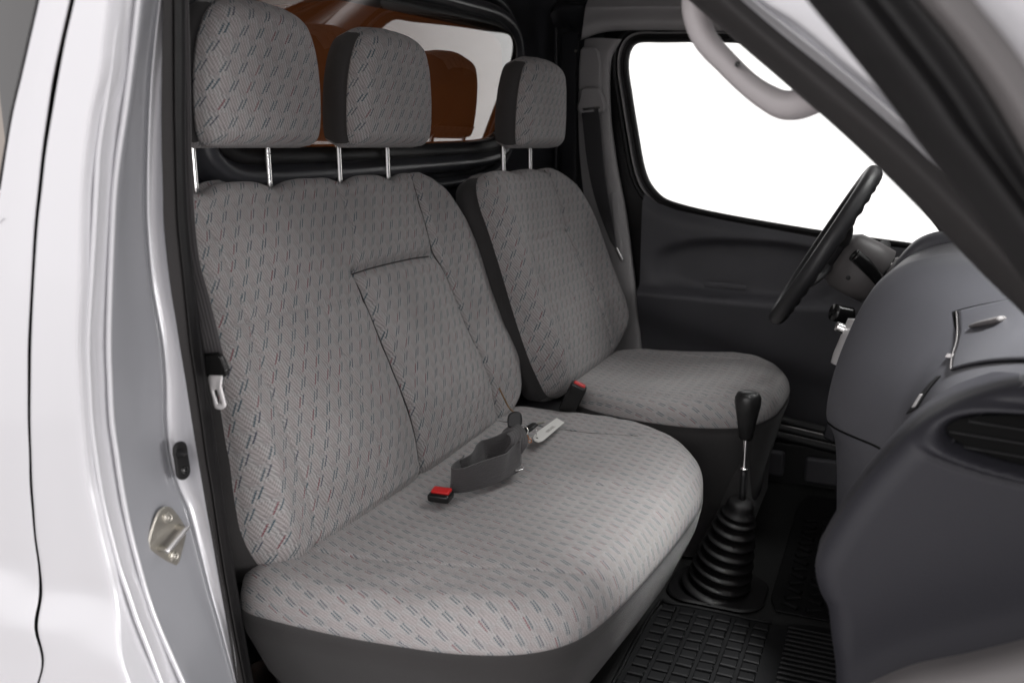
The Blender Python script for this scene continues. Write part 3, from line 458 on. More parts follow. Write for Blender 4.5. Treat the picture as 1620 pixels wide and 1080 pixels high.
plate('door_frame', [ro2(p) for p in hole], ((0, 1.66, 0), (1, 0, 0), (0, 0, 1), (0, -1, 0)), .02, M['rub'], dd, hole=[tuple(p) for p in hole], bev=.002)
def ringxz(name, h, prof, mt, parent): return gridmesh(name, np.array([[(q[0], y, q[1]) for q in growxz(h, d)] for d, y in prof]), mt, parent, closed=True)
ringxz('window_channel', hole, [(.012, 1.641), (.010, 1.632), (.004, 1.630), (.0, 1.636), (-.002, 1.65)], M['rub'], dd)
ringxz('seal_lip', hole, [(.024, 1.640), (.0235, 1.624), (.022, 1.621), (.0205, 1.624), (.020, 1.640)], M['trim'], dd)  # light grey ring drawing the highlight line on the gasket
ringxz('outer_weatherstrip', hole, [(.040, 1.640), (.038, 1.618), (.033, 1.612), (.028, 1.618), (.027, 1.640)], M['rub'], dd)
gp = growxz(hole, .006); meshobj('window_pane', [(q[0], 1.652, q[1]) for q in gp], [tuple(range(len(gp)))], M['glass'], dd, smooth=False)
top = [(0.079, 0.869), (0.098, 0.841), (0.131, 0.819), (0.186, 0.800), (0.326, 0.775), (0.573, 0.738), (0.772, 0.721), (0.958, 0.712)]
xs = np.linspace(.095, 1.15, 150); tz = np.interp(xs, [p[0] for p in top], [p[1] for p in top]); G = []
for i, x in enumerate(xs):
    col = []
    for t in np.linspace(0, 1, 120):
        z = .10 + (tz[i] - .10) * t
        dt = tz[i] - z
        y = 1.612 - .028 * (1 - math.exp(-dt / .012))
        ex, ez = (x - .385) / .235, (z - .645) / .075
        e = abs(ex) ** 2.6 + abs(ez) ** 2.6
        y += .030 / (1 + math.exp((e - 1) * 7)) if z > .57 else 0
        led = 1 / (1 + math.exp(-(.575 - .03 * (x - .3) - z) / .004)); y -= .034 * led * math.exp(-max(0, .575 - z) / .16) / (1 + math.exp((x - .62) / .03))
        y += .03 / (1 + math.exp((z - (.47 - .28 * (x - .2))) / .02))
        col.append((x, y, z))
    G.append(col)
gridmesh('door_card', G, M['door'], dd)
plate('pull_pocket', [(0.283, 0.615), (0.395, 0.609), (0.392, 0.597), (0.280, 0.600)], ((0, 1.562, 0), (1, 0, 0), (0, 0, 1), (0, -1, 0)), .004, M['door'], dd, bev=.0015)
tube('door_edge_bead', [(0.095, 1.605, 0.810), (0.105, 1.605, 0.679), (0.117, 1.605, 0.534), (0.130, 1.605, 0.387), (0.142, 1.605, 0.236)], .003, M['rub'], dd, res=40)
# ---- driver-side sill
sl = thing('driver_door_sill', 'ribbed black sill below the driver door with painted highlights along its edges', 'door sill')
a = Vector((0.422, 1.500, 0.255)); b = Vector((0.696, 1.500, 0.221)); dr = (b - a).normalized(); a = a - dr * .1; b = b + dr * .3
for k, (dz, dy, r, mt) in enumerate(((.0, .0, .011, 'dark'), (-.018, -.012, .012, 'dark'), (.012, .03, .014, 'dark'))):
    tube('sill_rib', [a + Vector((0, dy, dz)), b + Vector((0, dy, dz))], r, M[mt], sl, n=16, res=20)
    if k < 2: tube('rib_highlight', [a + dr * .16 + Vector((0, dy - .002, dz + .0098)), b + Vector((0, dy - .002, dz + .0098))], .0022, M['worn'], sl, n=8, res=10)  # bright line on each rib stands in for a highlight on black plastic
box('sill_riser', ((a + b) / 2 + Vector((0, .0, -.10)))[:], (1.1, .03, .17), M['dark'], sl, bev=.008)
for px in ((0.490, 1.470, 0.156), (0.626, 1.470, 0.150)): box('riser_pocket', px, (.085, .02, .07), M['door'], sl, bev=.012, seg=3)
plate('seat_track_bracket', [(0.626, 0.270), (0.632, 0.304), (0.637, 0.324), (0.649, 0.306), (0.656, 0.270), (0.654, 0.257)], ((0, 1.42, 0), (1, 0, 0), (0, 0, 1), (0, -1, 0)), .04, M['dash'], sl, bev=.004)

# ================================================================== cab floor
cf = gridmesh('cab_floor', [[(x, y, .10) for y in (-.1, .8, 1.7)] for x in (-.3, .4, 1.3)], M['carpet']); structure(cf)
gridmesh('footwell_front', [[(.98, y, .10), (1.12, y, .3), (1.15, y, .8)] for y in (-.1, .8, 1.7)], M['carpet'], van)
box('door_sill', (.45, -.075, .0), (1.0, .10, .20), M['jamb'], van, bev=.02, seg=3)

# ================================================================== near A pillar
ap = thing('windscreen_pillar', 'silver windscreen pillar with grey inner seal crossing the top right', 'pillar')
R0i = [(0.501, 0.060, 1.149), (0.556, 0.060, 1.103), (0.609, 0.060, 1.058), (0.677, 0.060, 1.001), (0.724, 0.060, 0.959), (0.783, 0.060, 0.902), (0.828, 0.060, 0.857), (0.865, 0.060, 0.822), (0.917, 0.060, 0.770)]
R0 = [(0.521, 0.020, 1.141), (0.562, 0.020, 1.105), (0.612, 0.020, 1.062), (0.677, 0.020, 1.007), (0.722, 0.020, 0.968), (0.782, 0.020, 0.910), (0.825, 0.020, 0.868), (0.857, 0.020, 0.836), (0.909, 0.020, 0.785)]
R0m = [(0.549, -0.010, 1.134), (0.589, -0.010, 1.099), (0.632, -0.010, 1.062), (0.687, -0.010, 1.016), (0.735, -0.010, 0.976), (0.779, -0.010, 0.935), (0.820, -0.010, 0.894), (0.860, -0.010, 0.856), (0.911, -0.010, 0.808)]
R1 = [(0.569, -0.005, 1.133), (0.607, -0.005, 1.099), (0.644, -0.005, 1.068), (0.695, -0.005, 1.027), (0.748, -0.005, 0.982), (0.778, -0.005, 0.954), (0.818, -0.005, 0.913), (0.859, -0.005, 0.872), (0.910, -0.005, 0.823)]
R1b = [(0.574, -0.012, 1.131), (0.611, -0.012, 1.098), (0.648, -0.012, 1.068), (0.697, -0.012, 1.028), (0.749, -0.012, 0.984), (0.780, -0.012, 0.957), (0.819, -0.012, 0.917), (0.860, -0.012, 0.875), (0.910, -0.012, 0.827)]
R2 = [(0.586, -0.030, 1.127), (0.622, -0.030, 1.094), (0.655, -0.030, 1.068), (0.703, -0.030, 1.030), (0.752, -0.030, 0.988), (0.784, -0.030, 0.960), (0.820, -0.030, 0.924), (0.859, -0.030, 0.885), (0.908, -0.030, 0.838)]
R2b = [(0.589, -0.030, 1.127), (0.625, -0.030, 1.094), (0.658, -0.030, 1.070), (0.705, -0.030, 1.031), (0.754, -0.030, 0.990), (0.786, -0.030, 0.962), (0.822, -0.030, 0.926), (0.861, -0.030, 0.887), (0.910, -0.030, 0.840)]
R3 = [(0.596, -0.050, 1.123), (0.632, -0.050, 1.091), (0.664, -0.050, 1.069), (0.708, -0.050, 1.032), (0.755, -0.050, 0.993), (0.787, -0.050, 0.965), (0.822, -0.050, 0.931), (0.860, -0.050, 0.893), (0.907, -0.050, 0.847)]
R3b = [(0.603, -0.056, 1.121), (0.638, -0.056, 1.090), (0.669, -0.056, 1.069), (0.712, -0.056, 1.034), (0.758, -0.056, 0.995), (0.789, -0.056, 0.967), (0.825, -0.056, 0.934), (0.862, -0.056, 0.897), (0.909, -0.056, 0.851)]
R4 = [(0.673, -0.060, 1.115), (0.704, -0.060, 1.085), (0.738, -0.060, 1.055), (0.772, -0.060, 1.026), (0.806, -0.060, 0.992), (0.834, -0.060, 0.964), (0.862, -0.060, 0.936), (0.894, -0.060, 0.904), (0.939, -0.060, 0.860)]
def strip(name, lines, mt, parent, per=5):
    ext = []
    for l in lines:      # carry the strip on up to the roof edge and down into the wing
        l = np.asarray(l, float); d0 = l[0] - l[2]; d0 /= np.linalg.norm(d0); d1 = l[-1] - l[-3]; d1 /= np.linalg.norm(d1)
        n0 = max((1.40 - l[0][2]) / max(d0[2], .2), .05)
        ext.append(np.vstack([l[0] + d0 * n0, l[0] + d0 * n0 * .5, l, l[-1] + d1 * .15]))
    A = np.array([catmull(l, 110) for l in ext]); G = np.array([catmull(A[:, j], len(lines) * per) for j in range(110)]); return gridmesh(name, G, M[mt], parent)
strip('inner_seal', [R0i, R0, R0m, R1], 'seal', ap)
strip('painted_flange', [R1, R1b, R2, off(R2b, 0, .006), off(R3, 0, .004), R3b, R4], 'paint', ap)
strip('pillar_lining', [off(R0i, 0, 0), off(R0i, .02, .05, .02), off(R0i, .05, .05, .05), off(R4, .035, .02, .04)], 'lite', ap)
box('roof_side_rail', (.02, -.09, 1.41), (.75, .10, .09), M['paint'], van, bev=.03, seg=4)
box('roof_rail_seal', (.02, -.045, 1.355), (.72, .03, .03), M['seal'], van, bev=.01, seg=3)
quad('windscreen_glass', (1.12, -.02, .80), (1.12, 1.62, .80), (.36, 1.55, 1.42), (.36, .05, 1.42), M['glass'], van)
tube('windscreen_post', [(1.1, 1.66, .78), (.80, 1.66, 1.02), (.38, 1.62, 1.41)], .045, M['trim'], van, res=20)
box('windscreen_header', (.37, .8, 1.42), (.08, 1.7, .05), M['head'], van, bev=.015)
# passenger door standing open at the right
pd = thing('passenger_door', 'open passenger door window frame with thick black seal at top right', 'door')
D0 = [(0.663, -0.230, 1.094), (0.688, -0.230, 1.062), (0.711, -0.230, 1.035), (0.735, -0.230, 1.006), (0.753, -0.230, 0.983), (0.772, -0.230, 0.959), (0.793, -0.230, 0.934), (0.818, -0.230, 0.902), (0.851, -0.230, 0.858)]
D0b = [(0.667, -0.220, 1.095), (0.692, -0.220, 1.063), (0.715, -0.220, 1.037), (0.739, -0.220, 1.009), (0.758, -0.220, 0.985), (0.777, -0.220, 0.961), (0.799, -0.220, 0.936), (0.824, -0.220, 0.904), (0.857, -0.220, 0.859)]
D1 = [(0.692, -0.262, 1.086), (0.716, -0.262, 1.056), (0.736, -0.262, 1.031), (0.758, -0.262, 1.004), (0.774, -0.262, 0.982), (0.792, -0.262, 0.960), (0.810, -0.262, 0.937), (0.831, -0.262, 0.910), (0.861, -0.262, 0.869)]
D1b = [(0.706, -0.250, 1.087), (0.730, -0.250, 1.057), (0.751, -0.250, 1.031), (0.772, -0.250, 1.004), (0.788, -0.250, 0.981), (0.805, -0.250, 0.959), (0.824, -0.250, 0.934), (0.846, -0.250, 0.906), (0.875, -0.250, 0.866)]
D2 = [(0.725, -0.258, 1.084), (0.748, -0.258, 1.055), (0.769, -0.258, 1.030), (0.790, -0.258, 1.001), (0.810, -0.258, 0.970), (0.826, -0.258, 0.944), (0.845, -0.258, 0.914), (0.866, -0.258, 0.883), (0.895, -0.258, 0.838)]
D2b = [(0.727, -0.255, 1.084), (0.750, -0.255, 1.055), (0.771, -0.255, 1.031), (0.792, -0.255, 1.003), (0.812, -0.255, 0.971), (0.828, -0.255, 0.945), (0.847, -0.255, 0.915), (0.868, -0.255, 0.884), (0.898, -0.255, 0.839)]
D2c = [(0.737, -0.270, 1.080), (0.759, -0.270, 1.052), (0.779, -0.270, 1.029), (0.799, -0.270, 1.003), (0.818, -0.270, 0.973), (0.835, -0.270, 0.948), (0.853, -0.270, 0.918), (0.873, -0.270, 0.889), (0.900, -0.270, 0.845)]
D3 = [(0.757, -0.272, 1.078), (0.778, -0.272, 1.051), (0.794, -0.272, 1.032), (0.808, -0.272, 1.013), (0.826, -0.272, 0.987), (0.843, -0.272, 0.960), (0.863, -0.272, 0.930), (0.884, -0.272, 0.900), (0.911, -0.272, 0.858)]
D3b = [(0.761, -0.292, 1.074), (0.781, -0.292, 1.048), (0.795, -0.292, 1.031), (0.809, -0.292, 1.013), (0.826, -0.292, 0.987), (0.843, -0.292, 0.962), (0.862, -0.292, 0.933), (0.882, -0.292, 0.904), (0.908, -0.292, 0.863)]
D4 = [(0.841, -0.330, 1.061), (0.848, -0.330, 1.039), (0.855, -0.330, 1.022), (0.862, -0.330, 1.005), (0.872, -0.330, 0.987), (0.884, -0.330, 0.968), (0.899, -0.330, 0.945), (0.912, -0.330, 0.919), (0.932, -0.330, 0.879)]
strip('window_seal', [off(D0, .0, .03), D0, D1, D1b, off(D2, 0, 0), off(D2, .0, .02)], 'rub', pd)
strip('inner_frame', [off(D2, 0, .012), D2b, D2c, mix(D2c, D3, .6), D3], 'dash2', pd)
strip('outer_frame', [D3, D3b, mix(D3b, D4, .5, -.01), D4], 'paint', pd)
# grab handle on the pillar
gh = thing('grab_handle', 'pale grey curved grab handle mounted on the windscreen pillar', 'grab handle')
GP = [(0.550, 0.100, 1.147), (0.545, 0.100, 1.123), (0.547, 0.100, 1.099), (0.557, 0.100, 1.077), (0.579, 0.100, 1.054), (0.602, 0.100, 1.033), (0.621, 0.100, 1.020), (0.637, 0.100, 1.013), (0.653, 0.100, 1.014), (0.672, 0.100, 1.022), (0.694, 0.100, 1.036)]
tube('handle_grip', GP, [.020, .0185, .017, .0155, .0145, .0145, .016, .018, .019, .0185, .018], M['lite'], gh, n=20, res=60, flat=.8)
lathe('screw_recess', [(0, .0012), (.0022, .0010), (.003, .0)], M['blk'], gh, n=12, base=(0.592, 0.083, 1.052), axis=(-.3, -.9, .1))
# lower trim on the door side at the bottom right corner
st = thing('kick_panel', 'pale grey lower side trim under the dashboard at bottom right', 'trim panel')
loft('panel_face', [[(0.720, 0.060, 0.386), (0.761, 0.060, 0.425), (0.804, 0.060, 0.458), (0.850, 0.060, 0.483), (0.907, 0.060, 0.514), (0.964, 0.060, 0.546)], [(0.721, 0.030, 0.404), (0.761, 0.030, 0.442), (0.802, 0.030, 0.475), (0.847, 0.030, 0.498), (0.901, 0.030, 0.529), (0.957, 0.030, 0.559)], [(0.725, -0.020, 0.411), (0.762, -0.020, 0.449), (0.801, -0.020, 0.476), (0.844, -0.020, 0.499), (0.896, -0.020, 0.527), (0.949, -0.020, 0.555)], [(0.733, -0.050, 0.336), (0.770, -0.050, 0.370), (0.808, -0.050, 0.396), (0.850, -0.050, 0.416), (0.902, -0.050, 0.439), (0.955, -0.050, 0.462)]], 24, 30, M['dash2'], st, solid=.004)

# ================================================================== seats
def warp_top(dips, v1, amp=.011, wd=.026, fall=.05, thick=0):
    def f(V):
        V = V.copy(); dk = V[:, 2] < -.034; V[dk, 2] = -.034 + (V[dk, 2] + .034) * (1 + thick * (1 - np.clip(V[dk, 1] / v1, 0, 1))); k = np.clip((V[:, 1] - (v1 - fall)) / fall, 0, 1) ** 1.3
        for u in dips: V[:, 1] -= amp * np.exp(-((V[:, 0] - u) / wd) ** 2) * k
        V[:, 1] -= .5 * amp * k * .0
        return V
    return f
def headrest(parent, yc, x0, z0, label=None):
    Lp = [(-.108, 0), (-.120, .009), (-.126, .03), (-.127, .072), (-.122, .115), (-.110, .152), (-.088, .180), (-.052, .193), (0, .197)]
    Rp = [(-a, b) for a, b in Lp]; Lp[-1] = (-.004, .197); Rp[-1] = (.004, .197)
    h = pad('headrest', Lp, Rp, frame_tilt((x0, yc, z0), (.012, 0, .24)), [M['fab'], M['char']], er=.024, rings=((-.035, .003), (-.055, .004), (-.080, -.006), (-.092, -.03)), fab=.028, nu=80, nv=80, wrapv=.8, parent=parent, wrinkle=.0012,
            crown=lambda u, v: .010 * (1 - (u / .14) ** 2), label=label)
    for s in (-1, 1):
        p = tube('post', [(x0 - .077, yc - .001 + s * .0805, z0 + .03), (x0 - .076, yc - .001 + s * .0805, z0 - .075)], .0052, M['chrome'], h, n=14, res=6)
        if s > 0:
            for k in range(5): box('notch', (x0 - .0735, yc - .001 + s * .0805 + .003, z0 - .010 - .012 * k), (.004, .005, .0022), M['blk'], h, bev=0)
    return h
bench = thing('bench_seat', 'double passenger bench in grey patterned cloth with two headrests', 'bench seat')
BL = [(.070, 0), (.034, .03), (.022, .09), (.042, .18), (.060, .26), (.068, .34), (.070, .42), (.072, .49), (.082, .528), (.105, .550), (.15, .558)]
BR = [(.80, 0), (.862, .03), (.905, .08), (.928, .15), (.934, .23), (.925, .32), (.906, .39), (.885, .455), (.853, .512), (.81, .543), (.77, .558)]
seamsB = [([(.427, .384), (.433, .30), (.432, .16), (.425, .02)], .014, .009), ([(.427, .384), (.50, .387), (.62, .387), (.700, .384)], .016, .010),
          ([(.735, .56), (.722, .47), (.716, .40), (.733, .33), (.745, .2), (.752, .0)], .014, .009), ([(.455, .56), (.458, .50), (.453, .449), (.427, .384)], .0038, .004),
          ([(.03, .352), (.18, .352), (.30, .346), (.427, .335)], .0035, .0025), ([(.128, .352), (.12, .2), (.112, .0)], .0038, .0025), ([(.30, .35), (.298, .2), (.29, .02)], .0025, .002),
          ([(.10, .56), (.12, .47), (.128, .352)], .003, .002)]
def crownB(u, v):
    c = .012 * np.exp(-((u - .58) / .13) ** 4) * np.exp(-((v - .19) / .17) ** 4)
    c += .012 * np.exp(-((u - .27) / .13) ** 4) * np.exp(-((v - .17) / .17) ** 4)
    c += .010 * np.exp(-((u - .84) / .05) ** 2) + .008 * np.exp(-((u - .06) / .04) ** 2)
    c += .016 * np.exp(-((v - .12) / .10) ** 2) - .010 * np.clip((v - .42) / .12, 0, 1)
    return c
pad('backrest', BL, BR, frame_tilt((.038, 0, .40), (-.17, 0, .52)), [M['fab'], M['char']], er=.032, rings=((-.036, .006), (-.046, .008), (-.052, -.006), (-.056, -.04)), fab=.030, seams=seamsB, nu=300, nv=220, cord=M['seamc'], wrapv=.9,
    parent=bench, warp=warp_top((.134, .295, .486, .647), .558, .014, .028, thick=3.5), wrinkle=.0024, crown=crownB)
CL = [(.03, -.03), (-.006, .0), (-.014, .05), (-.012, .14), (-.004, .22), (.012, .31), (.045, .385), (.10, .432), (.19, .456), (.30, .470), (.43, .481), (.53, .486)]
CR = [(.84, -.03), (.872, .0), (.885, .06), (.885, .16), (.872, .26), (.845, .33), (.80, .39), (.755, .43), (.70, .460), (.65, .474), (.59, .483), (.55, .486)]
seamsC = [([(.085, -.02), (.10, .06), (.115, .16), (.13, .28), (.16, .40), (.2, .46)], .003, .003), ([(.745, -.02), (.745, .1), (.738, .2), (.735, .33)], .006, .0028), ([(.46, -.02), (.455, .15), (.47, .3), (.5, .47)], .0022, .002),
          ([(.30, .0), (.31, .12), (.33, .22), (.45, .30), (.60, .31)], .0015, .002)]
pad('cushion', CL, CR, ((0, 0, .425), (0, 1, 0), (1, 0, 0), (0, 0, 1)), [M['fabc'], M['charc']], er=.042, rings=((-.06, .001), (-.085, -.004), (-.15, -.03), (-.24, -.085), (-.27, -.11)), fab=.048, seams=seamsC, nu=280, nv=200, cord=M['seamc'],
    parent=bench, wrinkle=.0030, crown=lambda u, v: .010 * np.exp(-((v - .36) / .14) ** 2) - .006 * np.exp(-((u - .44) / .12) ** 2) - .006 * np.exp(-((v - .12) / .1) ** 2) * np.exp(-((u - .3) / .25) ** 2), backcap=True)
headrest(bench, .213, -.078, .972); headrest(bench, .563, -.076, .972)
box('seat_frame', (.17, .44, .15), (.30, .70, .12), M['under'], bench, bev=.02)
ds = thing('driver_chair', 'single driver seat in grey patterned cloth beside the steering wheel', 'seat')
DL = [(.945, 0), (.905, .02), (.885, .06), (.868, .13), (.862, .22), (.862, .32), (.858, .40), (.852, .45), (.862, .495), (.895, .520), (.95, .528)]
DR = [(1.26, 0), (1.37, .025), (1.435, .06), (1.47, .12), (1.478, .20), (1.468, .28), (1.450, .36), (1.42, .43), (1.385, .485), (1.33, .515), (1.28, .528)]
DL = [(u + .02, v) for u, v in DL]; DR = [(u + .02, v) for u, v in DR]
seamsD = [([(1.25, .53), (1.245, .43), (1.232, .36), (1.25, .30), (1.275, .2), (1.29, .05)], .012, .007), ([(.965, .36), (1.05, .355), (1.15, .362), (1.232, .36)], .0038, .003), ([(.955, .53), (.955, .40), (.965, .30), (.985, .15), (1.0, .02)], .0039, .003),
          ([(1.10, .35), (1.12, .2), (1.14, .04)], .003, .002)]
pad('backrest', DL, DR, frame_tilt((.118, 0, .43), (-.17, 0, .52)), [M['fab'], M['char']], er=.045, rings=((-.07, .004), (-.10, -.004), (-.112, -.03)), fab=.046, seams=seamsD, nu=170, nv=160, cord=M['seamc'], wrapv=.9, parent=ds, warp=warp_top((1.06, 1.22), .528, .009, .026), wrinkle=.0014,
    crown=lambda u, v: .012 * np.exp(-((v - .12) / .10) ** 2) + .012 * np.exp(-((u - 1.42) / .05) ** 2) + .010 * np.exp(-((u - .92) / .04) ** 2) - .008 * np.clip((v - .42) / .1, 0, 1))
EL = [(1.0, .09), (.94, .13), (.895, .20), (.872, .29), (.868, .38), (.880, .44), (.905, .49), (.95, .525), (1.02, .548), (1.10, .556), (1.17, .558)]
ER = [(1.34, .09), (1.375, .13), (1.395, .20), (1.41, .29), (1.415, .38), (1.405, .44), (1.385, .48), (1.345, .517), (1.29, .542), (1.24, .554), (1.19, .558)]
pad('cushion', EL, ER, ((0, 0, .458), (0, 1, 0), (1, 0, 0), (0, 0, 1)), [M['fabc'], M['char']], er=.036, rings=((-.055, .0), (-.08, -.008), (-.2, -.035), (-.35, -.06)), fab=.040, nu=110, nv=110, parent=ds, wrinkle=.002,
    seams=[([(.95, .14), (.945, .28), (.96, .42), (1.0, .52)], .005, .003), ([(1.33, .12), (1.335, .28), (1.32, .42)], .004, .003)], crown=lambda u, v: .008 * np.exp(-((v - .44) / .10) ** 2) - .012 * np.exp(-((u - 1.15) / .13) ** 2) * np.exp(-((v - .25) / .12) ** 2))
headrest(ds, 1.125, -.012, .970)
box('seat_base', (.30, 1.14, .24), (.42, .42, .26), M['char'], ds, bev=.03)
box('engine_cover', (.12, .96, .30), (.46, .12, .22), M['dark'], van, bev=.03)

# ================================================================== belts, buckles, keys
bb = thing('lap_belt', 'charcoal lap belt looped on the bench with a red buckle button', 'seat belt')
bp = [(0.117, 0.404, 0.452), (0.127, 0.353, 0.455), (0.158, 0.360, 0.458), (0.181, 0.408, 0.460), (0.191, 0.460, 0.462), (0.195, 0.484, 0.466), (0.172, 0.511, 0.468), (0.146, 0.506, 0.466), (0.130, 0.475, 0.463), (0.126, 0.437, 0.459), (0.121, 0.394, 0.456)]
wd = [(.0, .3, 1), (.1, -.25, 1), (.15, -.1, 1), (.05, .25, 1), (-.1, .5, 1), (-.1, .2, 1), (-.1, .0, 1), (.0, -.1, 1), (.1, -.3, 1), (.2, -.3, 1), (.3, -.3, 1)]
bp = catmull(bp, 26) - np.array([0, 0, .005]); wd = catmull(wd, 26)
for i in range(26):
    f = math.sin(i * 1.9) * .0022 + math.sin(i * .83 + 1) * .0025
    bp[i] += np.array([f * .6, f, .0012 * math.sin(i * 1.3)]); wd[i] += np.array([.10 * math.sin(i * 1.1), .22 * math.sin(i * .9 + .5), 0])
ribbon('webbing_loop', bp, wd, .050, .0016, M['web'], bb, res=120)
ribbon('webbing_tail', [(0.136, 0.520, 0.472), (0.151, 0.530, 0.485), (0.174, 0.510, 0.487), (0.189, 0.486, 0.478), (0.182, 0.476, 0.462)], [(.3, .6, .6), (.3, .6, .5), (.6, .6, .2), (.7, .5, -.1), (.7, .4, -.1)], .030, .0016, M['web'], bb, res=60)
c = Vector((0.125, 0.318, 0.447)) - Vector((0, 0, .007)); rz = math.atan2((0.144, 0.323, 0.445)[1] - (0.104, 0.320, 0.445)[1], (0.144, 0.323, 0.445)[0] - (0.104, 0.320, 0.445)[0])
box('buckle_body', c - Vector((0, 0, .006)), (.037, .028, .014), M['blk'], bb, rot=(.1, 0, rz), bev=.005, seg=3)
box('release_button', c + Vector((.001, .001, .0025)), (.031, .017, .006), M['red'], bb, rot=(.15, 0, rz), bev=.0025, seg=3)
plate('belt_tongue', [(0.189, 0.460), (0.198, 0.471), (0.201, 0.479), (0.207, 0.461), (0.198, 0.448)], ((0, 0, .440), (1, 0, 0), (0, 1, 0), (0, 0, 1)), .002, M['chrome'], bb, bev=.0005)
kb = thing('driver_buckle', 'black seat belt buckle with red button beside the driver seat', 'buckle')
c = Vector((0.150, 0.870, 0.451)); q = (0.05, .42, .25)
box('buckle_body', c, (.036, .026, .070), M['blk'], kb, rot=q, bev=.006, seg=3)
mt = Matrix.Translation(c) @ Vector((0, 0, 0)).to_track_quat('Z', 'Y').to_matrix().to_4x4() if False else None
from mathutils import Euler
e = Euler(q).to_matrix()
box('release_button', c + e @ Vector((-.0, -.003, .034)), (.026, .014, .010), M['red'], kb, rot=q, bev=.003, seg=3)
box('button_frame', c + e @ Vector((-.0, -.002, .030)), (.032, .020, .010), M['dark'], kb, rot=q, bev=.003)
tube('buckle_stalk', [c + e @ Vector((0, 0, -.03)), c + e @ Vector((0, 0, -.12))], .010, M['blk'], kb, n=10, res=5)
# near belt hanging beside the bench
nb = thing('passenger_belt', 'dark seat belt with silver tongue hanging beside the outer bench edge', 'seat belt')
ribbon('webbing', [(-0.046, 0.000, 1.167), (-0.048, -0.006, 1.054), (-0.053, -0.010, 0.937), (-0.051, -0.012, 0.846), (-0.039, -0.012, 0.792), (-0.025, -0.014, 0.738), (-0.021, -0.014, 0.715)], [(1, .25, 0)] * 7, .046, .0014, M['web'], nb, res=60)
plate('tongue_cover', [(-0.024, 0.723), (0.004, 0.728), (0.011, 0.722), (0.017, 0.708), (0.018, 0.703), (0.011, 0.697), (-0.017, 0.695), (-0.026, 0.699)], ((0, -.014, 0), (1, 0, 0), (0, 0, 1), (0, -1, 0)), .009, M['blk'], nb, bev=.003, seg=3)
to = closed_catmull([(-0.013, 0.697), (0.002, 0.699), (0.010, 0.699), (0.004, 0.690), (0.006, 0.678), (0.009, 0.665), (0.009, 0.660), (0.004, 0.656), (-0.002, 0.655), (-0.008, 0.657), (-0.010, 0.668), (-0.013, 0.682)], 48)
th_ = closed_catmull([(-0.007, 0.679), (-0.004, 0.680), (-0.002, 0.680), (-0.000, 0.677), (0.002, 0.670), (0.004, 0.664), (0.003, 0.662), (-0.001, 0.662), (-0.003, 0.662), (-0.005, 0.668), (-0.007, 0.673), (-0.008, 0.677)], 48)
k0 = 0
def anglesort(P, n=48):
    P = np.asarray(P); c = P.mean(0); a = np.arctan2(P[:, 1] - c[1], P[:, 0] - c[0]); o = np.argsort(a); return a[o], P[o], c
a1 = np.asarray(to); cc = np.asarray(th_).mean(0)
def radial(P, c, n=72):
    P = np.asarray(P); a = np.arctan2(P[:, 1] - c[1], P[:, 0] - c[0]); r = np.hypot(P[:, 0] - c[0], P[:, 1] - c[1]); o = np.argsort(a); t = np.linspace(-math.pi, math.pi, n, endpoint=False)
    return [(c[0] + math.cos(x) * rr, c[1] + math.sin(x) * rr) for x, rr in zip(t, np.interp(t, a[o], r[o], period=2 * math.pi))]
plate('belt_tongue', radial(closed_catmull(to, 400), cc), ((0, -.019, 0), (1, 0, 0), (0, 0, 1), (0, -1, 0)), .0025, M['silver'], nb, bev=.0006, hole=radial(closed_catmull(th_, 400), cc))
# driver belt
fb = thing('driver_belt', 'dark driver seat belt hanging from its guide on the far pillar', 'seat belt')
ribbon('webbing', [(-0.054, 1.555, 1.075), (-0.047, 1.555, 1.027), (-0.035, 1.550, 0.942), (-0.017, 1.545, 0.856), (0.004, 1.545, 0.778), (0.026, 1.550, 0.702)], [(1, -.1, -.05), (1, -.1, -.05), (1, -.15, -.1), (.95, -.3, -.15), (.8, -.5, -.2), (.6, -.8, -.3)], .052, .0016, M['webd'], fb, res=60)
plate('belt_guide', [(-0.082, 1.124), (-0.077, 1.133), (-0.035, 1.133), (-0.026, 1.126), (-0.018, 1.108), (-0.007, 1.084), (-0.008, 1.069), (-0.019, 1.059), (-0.035, 1.061), (-0.079, 1.058), (-0.090, 1.065), (-0.094, 1.082), (-0.085, 1.104)], ((0, 1.575, 0), (1, 0, 0), (0, 0, 1), (0, -1, 0)), .022, M['trim'], fb, bev=.006, seg=3)
plate('guide_slot', [(-0.076, 1.077), (-0.025, 1.081), (-0.021, 1.074), (-0.072, 1.068)], ((0, 1.5545, 0), (1, 0, 0), (0, 0, 1), (0, -1, 0)), .002, M['blk'], fb, bev=.0008)
plate('belt_tongue', [(0.030, 0.697), (0.037, 0.699), (0.057, 0.665), (0.051, 0.659)], ((0, 1.545, 0), (1, 0, 0), (0, 0, 1), (0, -1, 0)), .003, M['chrome'], fb, bev=.001)
